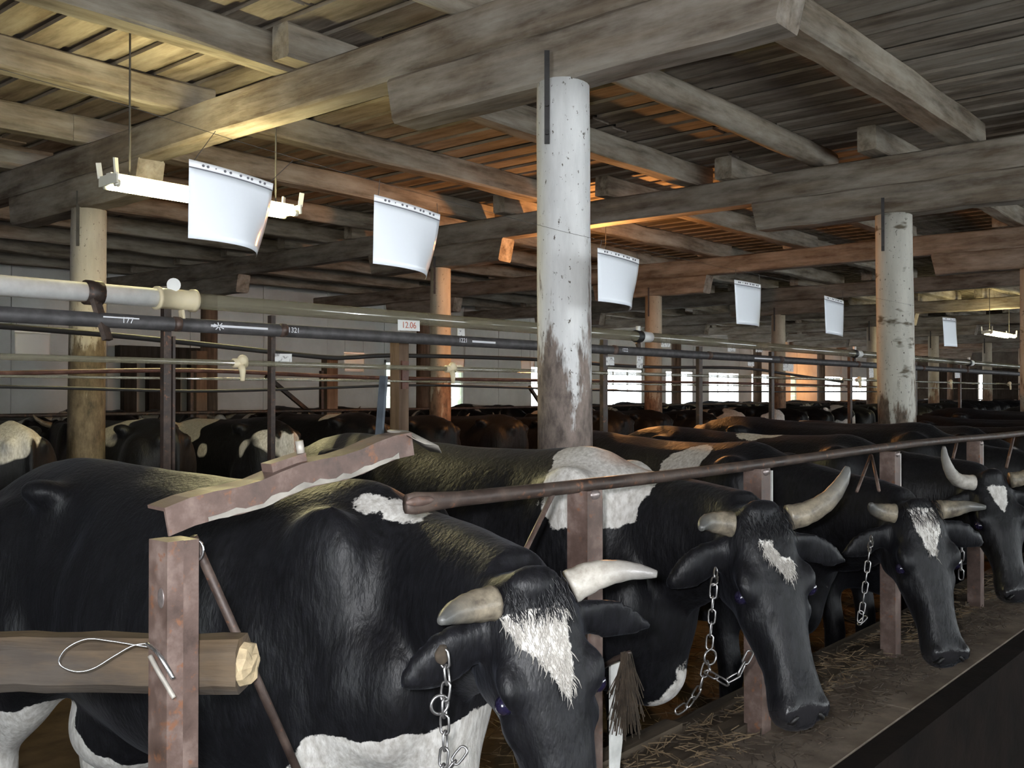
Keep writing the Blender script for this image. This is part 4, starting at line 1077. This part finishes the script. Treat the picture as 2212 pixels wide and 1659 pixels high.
q = MB(); q.tube([(xJ2 - .01, 0, 0), (34, 0, 0)], 0.036, 16); t = q.build('glass_milk_pipe', M['glass_pipe'], None, True); t.location = (0, PYL, zb)
tag(t, 'large glass milk pipe running the length of the barn', 'pipe')
q = MB(); q.tube([(-2, 0, 0), (34, 0, 0)], 0.031, 14); bp = q.build('vacuum_pipe', M['black_pipe'], None, True); bp.location = (0, PYL - .05, zk)
tag(bp, 'black steel vacuum pipe with chalk marks below the glass milk pipe', 'pipe')
q = MB(); q.tube([(-2, 0, 0), (34, 0, 0)], 0.0135, 12); t = q.build('thin_glass_pipe', M['glass_pipe'], None, True); t.location = (0, PYL - .009, zt_)
tag(t, 'thin glass pipe shining below the vacuum pipe', 'pipe')
q = MB(); q.tube([(-2, 0, 0), (34, 0, 0)], 0.006, 8); t = q.build('wash_line', M['glass_pipe'], None, True); t.location = (0, PYL + .05, zt_ - .075)
tag(t, 'very thin glass wash line under the thin glass pipe', 'pipe')
# joints on the glass pipe
for px, lab in ((1378, 'black and white joint on the glass milk pipe beside the speckled post'), (1845, 'joint on the glass milk pipe before the birch post'), (2092, 'joint on the glass milk pipe past the birch post')):
    x = atY(px, 720, PYL).x; t = empty('pipe_joint', (x, PYL, zb))
    q = MB(); q.tube([(-.03, 0, 0), (.03, 0, 0)], .046, 16); q.build('rubber_ring', M['rubber'], t, True)
    q = MB(); q.tube([(.03, 0, 0), (.16, 0, 0)], .041, 16); q.build('white_sleeve', M['white_plastic'], t, True)
    q = MB(); q.tube([(-.01, -.01, .04), (-.01, -.01, .075)], .018, 10); q.build('clip_knob', M['white_plastic'], t, True)
    q = MB(); q.tube([(0, 0, -.05), (.02, 0, -.10)], [.02, .014], 8); q.build('hanger', M['rust_dark'], t, True)
    tag(t, lab, 'pipe joint')
# milk taps on the thin pipe
for px, lab in ((515, 'cream milk tap left of the wooden pipe support'), (970, 'cream milk tap by the tan post'), (1852, 'milk tap left of the birch post'), (2050, 'milk tap right of the birch post'), (2178, 'farthest milk tap on the thin pipe')):
    x = atY(px, 795, PYL).x; t = empty('milk_tap', (x, PYL - .009, zt_))
    q = MB(); q.tube([(-.035, 0, 0), (.035, 0, 0)], .022, 12); q.build('sleeve', M['cream'], t, True)
    q = MB(); q.ellipsoid((.01, -.01, .012), (.028, .024, .028)); q.build('cap', M['cream'], t, True)
    q = MB(); q.tube([(0, -.012, -.01), (.004, -.02, -.04), (.0, -.024, -.085)], [.018, .015, .010], 10); q.build('nozzle', M['cream'], t, True)
    tag(t, lab, 'tap')
# brackets and supports
def bracket(px, lab, grp=None, z0=0.0, w=.05, mt='rust_dark', z1=None, double=False):
    x = atY(px, 750, PYL - .05).x; t = empty('pipe_bracket', (x, PYL + .02, 0))
    q = MB(); q.box((0, 0, ((z1 or zb - .04) + z0) / 2), (w, .03, (z1 or zb - .04) - z0)); q.build('upright', M[mt], t)
    if double: q = MB(); q.box((w * .9, 0, (zk - .05 + z0) / 2), (w * .35, .03, zk - .05 - z0)); q.build('upright', M[mt], t)
    q = MB(); q.tube([(-.012, -.09, zk), (.012, -.09, zk)], .034, 10); q.build('clamp', M['rust'], t, True)
    return tag(t, lab, 'bracket', grp)
bracket(376, 'double rusty bracket under the cream coupling', z0=0.0, w=.036, double=True)
bracket(605, 'thin rusty bracket under the glass pipe near the chalk star', z0=0, w=.025)
for i, px in enumerate((1322, 1527, 1682, 1850, 1990, 2085)): bracket(px, '%s dark pipe bracket beyond the speckled post' % ORD[i], 'pipe brackets beyond the speckled post', w=.055)
x = atY(182, 650, PYL).x; t = empty('pipe_hanger', (x, PYL, zb))
q = MB(); q.tube([(0, 0, 0), (.07, 0, 0)], .052, 14); q.build('band', M['rust_dark'], t, True)
q = MB(); q.bar((.03, -.03, -.03), (.06, -.08, -.20), .05, .02); q.build('arm', M['rust_dark'], t)
tag(t, 'rusty band hanger gripping the white painted pipe', 'hanger')
x = atY(868, 800, PYL + .12).x; t = empty('pipe_support', (x, PYL + .14, 0)); q = MB(); q.box((0, 0, zk / 2), (.075, .075, zk)); q.build('stake', M['post_wood'], t)
q = MB(); q.box((.0, -.045, zk - .2), (.05, .012, .16)); q.build('cleat', M['rust_red'], t); tag(t, 'squared wooden stake holding up the black pipe under the red-lettered sign', 'stake')
for px, w in ((430, .07), (712, .09)):
    p = atY(px, 850, 10.3); t = empty('stall_stake', (p.x, 10.3, 0)); q = MB(); q.box((0, 0, 1.05), (w * 2, .12, 2.1)); q.build('stake', M['post_wood'], t); q = MB(); q.box((-w * 1.5, 0, .95), (.04, .05, 1.9)); q.build('side_bar', M['rust_dark'], t)
    tag(t, 'brown wooden stall stake behind the second row' + (' beside the dark door frame' if px < 500 else ' under the sagging cable'), 'stake')
# chalk writing on the black pipe
def text_mesh(s, size, name):
    cu = bpy.data.curves.new(name, 'FONT'); cu.body = s; cu.size = size; cu.extrude = 0.0006; cu.align_x = 'CENTER'; cu.align_y = 'CENTER'
    o = bpy.data.objects.new(name, cu); COL.objects.link(o); dg = bpy.context.evaluated_depsgraph_get(); dg.update()
    me = bpy.data.meshes.new_from_object(o.evaluated_get(dg)); bpy.data.objects.remove(o); me.materials.clear(); return me
for px, s in ((275, '177'), (634, '1321'), (1000, '1221'), (1350, '1222')):
    x = atY(px, 720, PYL - .08).x
    o = link('chalk_number', text_mesh(s, .036, 'chalk_number'), M['chalk'], bp); o.location = (x, -.0325, 0.002); o.rotation_euler = (R(90), 0, 0)
q = MB()
for (pa_, pb_, y_, w_) in ((222, 300, 0.012, .006), (455, 578, .002, .010), (1020, 1070, 0, .012), (1630, 1668, 0, .012)):
    xa_, xb_ = atY(pa_, 720, PYL - .08).x, atY(pb_, 720, PYL - .08).x; qq = MB(); qq.bar((xa_, -.031, y_), (xb_, -.031, y_), .002, w_); qq.build('chalk_line', M['chalk'], bp)
xs_ = atY(472, 715, PYL - .08).x
for k in range(4):
    qq = MB(); a = k * pi / 4 + .2; qq.bar((xs_ - .03 * cos(a), -.0325, -.018 * sin(a)), (xs_ + .03 * cos(a), -.0325, .018 * sin(a)), .0015, .004); qq.build('chalk_star_stroke', M['chalk'], bp)
# small cards on the lines
def card(px, py, Y, w, h, lab, grp=None, txt=None, mt='card'):
    p = atY(px, py, Y); q = MB(); q.box((0, 0, 0), (w, .003, h)); o = q.build('number_card', M[mt]); o.location = p; o.rotation_euler = (0, R(random.uniform(-3, 3)), 0)
    if txt:
        c = link('card_print', text_mesh(txt, h * .85, 'card_print'), M['print_red'], o); c.location = (0, -.0025, 0); c.rotation_euler = (R(90), 0, 0)
    return tag(o, lab, 'card', grp)
card(883, 703, PYL - .038, .165, .058, 'white sign with red lettering above the wooden stake', txt='12.06', mt='white_plastic')
card(996, 722, PYL + .05, .06, .075, 'white card beside the tan post')
card(612, 774, PYL - .002, .10, .045, 'little white card on the thin rusty bracket')
for i, (px, py, w, h) in enumerate(((1438, 739, .13, .075), (1580, 752, .13, .06), (1640, 757, .13, .03), (1622, 780, .12, .09), (1703, 788, .22, .12), (1882, 799, .13, .17), (1906, 801, .13, .17), (2068, 806, .22, .13), (1318, 780, .1, .06), (1382, 782, .08, .09))):
    card(px, py, PYL + .003, w, h, '%s small white number card on the pipes past the speckled post' % ORD[i], 'number cards past the speckled post')
# sagging cables
def cable(pxs, Y, r, lab, mt='cable'):
    P = [atY(a, b, Y) for a, b in pxs]; base = P[0]; o = curve_tube('cable', [p - base for p in P], r, M[mt]); o.location = base; return tag(o, lab, 'cable')
cable([(-60, 700), (220, 722), (440, 744), (690, 771), (760, 772), (870, 768), (1170, 777), (1380, 792), (1600, 795), (1700, 808), (1820, 825)], 4.6, .014, 'thick black cable sagging below the vacuum pipe')
cable([(-60, 834), (130, 838), (440, 845), (700, 838), (880, 832), (1000, 834), (1300, 843), (1500, 846), (1900, 846)], 5.0, .009, 'thin black cable sagging just above the cow backs')
cable([(-60, 808), (400, 800), (700, 812), (860, 817), (1180, 822), (1600, 828), (1900, 836)], 4.7, .012, 'rusty conduit sagging over the second row', 'rust_red')
for (a, b, c, d, lab) in ((575, 812, 665, 888, 'dark slanting bar propped behind the second row under the sagging cable'), (1143, 835, 1172, 880, 'dark slanting bar next to the speckled post')):
    p0, p1 = atY(a, b, 10.6), atY(c, d, 10.6); p1 = p0 + (p1 - p0) * (p0.z / (p0.z - p1.z)); q = MB(); q.bar(p0 - p1, (0, 0, .02), .05, .05); o = q.build('slanting_bar', M['rust_dark']); o.location = p1; tag(o, lab, 'bar')
# second-row neck rail
q = MB(); q.tube([(-2, 0, 0), (42, 0, 0)], .02, 8); t = q.build('neck_rail', M['rust_dark'], None, True); t.location = (0, 10.2, RZ); tag(t, 'dark neck rail in front of the second row', 'rail')

# ================================================================== record sheets hanging over the cows
YS, YS2 = 2.45, 8.6
def wire_pt(x_, Y): return Vector((x_, YS, EYE + .65 + max(0, 3.0 - x_) * .06)) if Y < 4 else Vector((x_, YS2, EYE + .62))
def sheet(px, py, Y, curl, tiltd, lab, clearm=False, grp=None, w=.30, h=.232, yaw=0, fold=0):
    p = atY(px, py, Y); t = empty('record_sheet', p); t.rotation_euler = (0, R(tiltd), R(yaw))
    q = MB(); nx, nz = 16, 10; vid = {}
    def surf(u, v):   # u -1..1, v 0 (top)..1
        bend = curl * (.25 + .75 * v); x_ = u * w / 2
        y_ = -.5 * bend * (1 - u * u) * .10 + (bend * .07 * max(0, u) ** 2 * v)
        if fold: y_ += fold * .03 * abs(u - .25)
        return Vector((x_ * (1 - .04 * abs(curl) * v), y_ - .012 * v, h / 2 - v * h))
    for off in (0, .0016):
        for j in range(nz + 1):
            for i in range(nx + 1):
                vid[(i, j, off)] = len(q.v); c = surf(2 * i / nx - 1, .1 + .9 * j / nz); q.v.append(tuple(c + Vector((0, off, 0))))
    for j in range(nz):
        for i in range(nx):
            q.f.append((vid[(i, j, 0)], vid[(i + 1, j, 0)], vid[(i + 1, j + 1, 0)], vid[(i, j + 1, 0)])); q.f.append((vid[(i, j, .0016)], vid[(i, j + 1, .0016)], vid[(i + 1, j + 1, .0016)], vid[(i + 1, j, .0016)]))
    for i in range(nx): q.f.append((vid[(i, 0, 0)], vid[(i, 0, .0016)], vid[(i + 1, 0, .0016)], vid[(i + 1, 0, 0)])); q.f.append((vid[(i, nz, 0)], vid[(i + 1, nz, 0)], vid[(i + 1, nz, .0016)], vid[(i, nz, .0016)]))
    for j in range(nz): q.f.append((vid[(0, j, 0)], vid[(0, j + 1, 0)], vid[(0, j + 1, .0016)], vid[(0, j, .0016)])); q.f.append((vid[(nx, j, 0)], vid[(nx, j, .0016)], vid[(nx, j + 1, .0016)], vid[(nx, j + 1, 0)]))
    q.build('clear_sleeve' if clearm else 'sleeved_paper', M['clear_sleeve'] if clearm else M['paper'], t, True)
    q = MB(); r0 = [surf(2 * i / nx - 1, 0) for i in range(nx + 1)]; r1 = [surf(2 * i / nx - 1, .092) for i in range(nx + 1)]
    q.v = [tuple(v) for v in r0 + r1 + [v + Vector((0, .0016, 0)) for v in r0 + r1]]; n1 = nx + 1
    for i in range(nx): q.f.append((i, i + 1, n1 + i + 1, n1 + i)); q.f.append((2 * n1 + i, 3 * n1 + i, 3 * n1 + i + 1, 2 * n1 + i + 1))
    for i in range(nx): q.f.append((i, 2 * n1 + i, 2 * n1 + i + 1, i + 1)); q.f.append((n1 + i, n1 + i + 1, 3 * n1 + i + 1, 3 * n1 + i))
    st = q.build('binding_strip', M['paper_strip'], t, True)
    if not clearm:
        q = MB(); 
        for k in range(nx): q.bar(surf(2 * k / nx - 1, .098) + Vector((0, -.001, 0)), surf(2 * (k + 1) / nx - 1, .098) + Vector((0, -.001, 0)), .001, .0035)
        q.build('seam', M['print_dark'], t)
        for u in (-.72, -.62, -.45, -.25, -.12, .12, .3, .4, .62, .75):
            q = MB(); c = surf(u, .045); q.tube([c + Vector((0, -.0022, 0)), c + Vector((0, .001, 0))], (.0042 if abs(u) != .45 else .002), 8); q.build('punched_hole', M['print_dark'], st)
    for u in (-.9, .9):
        c = surf(u, 0); q = MB(); wz = wire_pt(p.x + c.x, Y) - p
        q.tube([c, Quaternion((0, 0, 1), -R(yaw)) @ Vector((c.x, wz.y, wz.z))], .0011, 4); q.build('hook', M['dark_wire'], t)
    return tag(t, lab, 'paper', grp)
sheet(497, 452, 2.56, 1.0, 4, 'curled white record sheet hanging before the lit fluorescent lamp', yaw=2)
sheet(877, 514, YS, .9, 5, 'white record sheet hanging above the bent rail by the girder', yaw=-2)
sheet(1335, 604, YS, .8, 4, 'white record sheet hanging right beside the speckled post', yaw=-3)
sheet(1616, 656, YS, .3, 0, 'narrow looking record sheet between the speckled post and the birch post')
sheet(1802, 684, YS, .2, 2, 'white record sheet hanging just left of the birch post')
sheet(2060, 718, YS, .2, 0, 'folded record sheet hanging to the right of the birch post', fold=1)
for px, py, lab in ((70, 742, 'clear plastic sleeve hanging by the yellow-stained post'), (765, 782, 'clear plastic sleeve under the sagging cable'), (985, 786, 'clear plastic sleeve by the tan post'), (1140, 790, 'clear plastic sleeve left of the speckled post')):
    sheet(px, py, YS2, .2, 0, lab, True, w=.3, h=.22)
for k, yy in enumerate((YS, YS2)):
    P = [wire_pt(x_, yy) for x_ in (0.4, 2, 4, 8, 12, 16, 30)]; P = [P[0] + Vector((-6.3, 0, .25))] + P + [P[-1] + Vector((15.9, 0, .2))]
    o = curve_tube('hanging_wire', [p_ - P[0] for p_ in P], .0008, M['dark_wire'], None, 5, 3); o.location = P[0]
    tag(o, ('thin wire strung over the first row for the record sheets', 'thin wire strung over the second row for the clear sleeves')[k], 'wire')

# ================================================================== lamps
def fluoro(x0, x1, y, z, lab, detailed=True):
    t = empty('fluorescent_lamp', ((x0 + x1) / 2, y, z)); L = x1 - x0
    q = MB(); q.box((0, 0, .045), (L, .055, .05)); q.build('spine', M['lamp_white'], t)
    for s in (-1, 1):
        q = MB(); q.tube([(-L / 2 + .03, s * .066, .005), (L / 2 - .03, s * .066, .005)], .019, 12); q.build('tube', M['tube_lit'], t, True)
        for e in (-1, 1):
            q = MB(); q.tube([(e * (L / 2 - .03), s * .066, .005), (e * (L / 2 - .005), s * .066, .005)], .022, 10); q.build('holder', M['lamp_white'], t, True)
    for e in (-1, 1):
        q = MB(); q.box((e * L / 2, 0, .03), (.012, .21, .06)); ec = q.build('end_plate', M['lamp_white'], t)
        for s in (-1, 1):
            q = MB(); q.bar((e * L / 2, s * .095, .05), (e * (L / 2 + .01), s * .10, .14), .012, .03); q.build('lug', M['lamp_white'], ec)
        q = MB(); q.tube([(e * L / 2 * .8, 0, .075), (e * L / 2 * .8, 0, Z_BRD + .02 - z)], .006, 6); q.build('hanger', M['dark_wire'], t)
    return tag(t, lab, 'lamp')
fluoro(2.74, 4.02, 5.42, EYE + 1.20, 'lit twin-tube fluorescent lamp hanging behind the curled record sheet')
pl_ = atY(2160, 722, 5.4); fluoro(pl_.x - .9, pl_.x + .9, 5.4, EYE + 1.17, 'distant lit fluorescent lamp at the far end of the barn')
def bulb(loc, lab, power):
    t = empty('filament_bulb', loc); q = MB(); q.ellipsoid((0, 0, 0), (.032, .032, .036)); q.build('glass', M['bulb_lit'], t, True)
    q = MB(); q.tube([(0, 0, .03), (0, 0, .075)], [.02, .022], 10); q.build('socket', M['rubber'], t, True)
    q = MB(); q.tube([(0, 0, .07), (0, 0, Z_BRD - loc[2])], .004, 6); q.build('cord', M['cable'], t, True)
    l = bpy.data.lights.new('bulb_light', 'POINT'); l.energy = power; l.color = (1.0, .42, .12); l.shadow_soft_size = .05
    lo = bpy.data.objects.new('bulb_light', l); COL.objects.link(lo); lo.parent = t; lo.location = (0, 0, -.06)
    return tag(t, lab, 'bulb')
bulb((8.50, 6.0, EYE + 1.42), 'lit filament bulb hanging behind the speckled post', 95)
bulb((35.5, 14.4, EYE + .55), 'small lit filament bulb at the far end wall', 70)
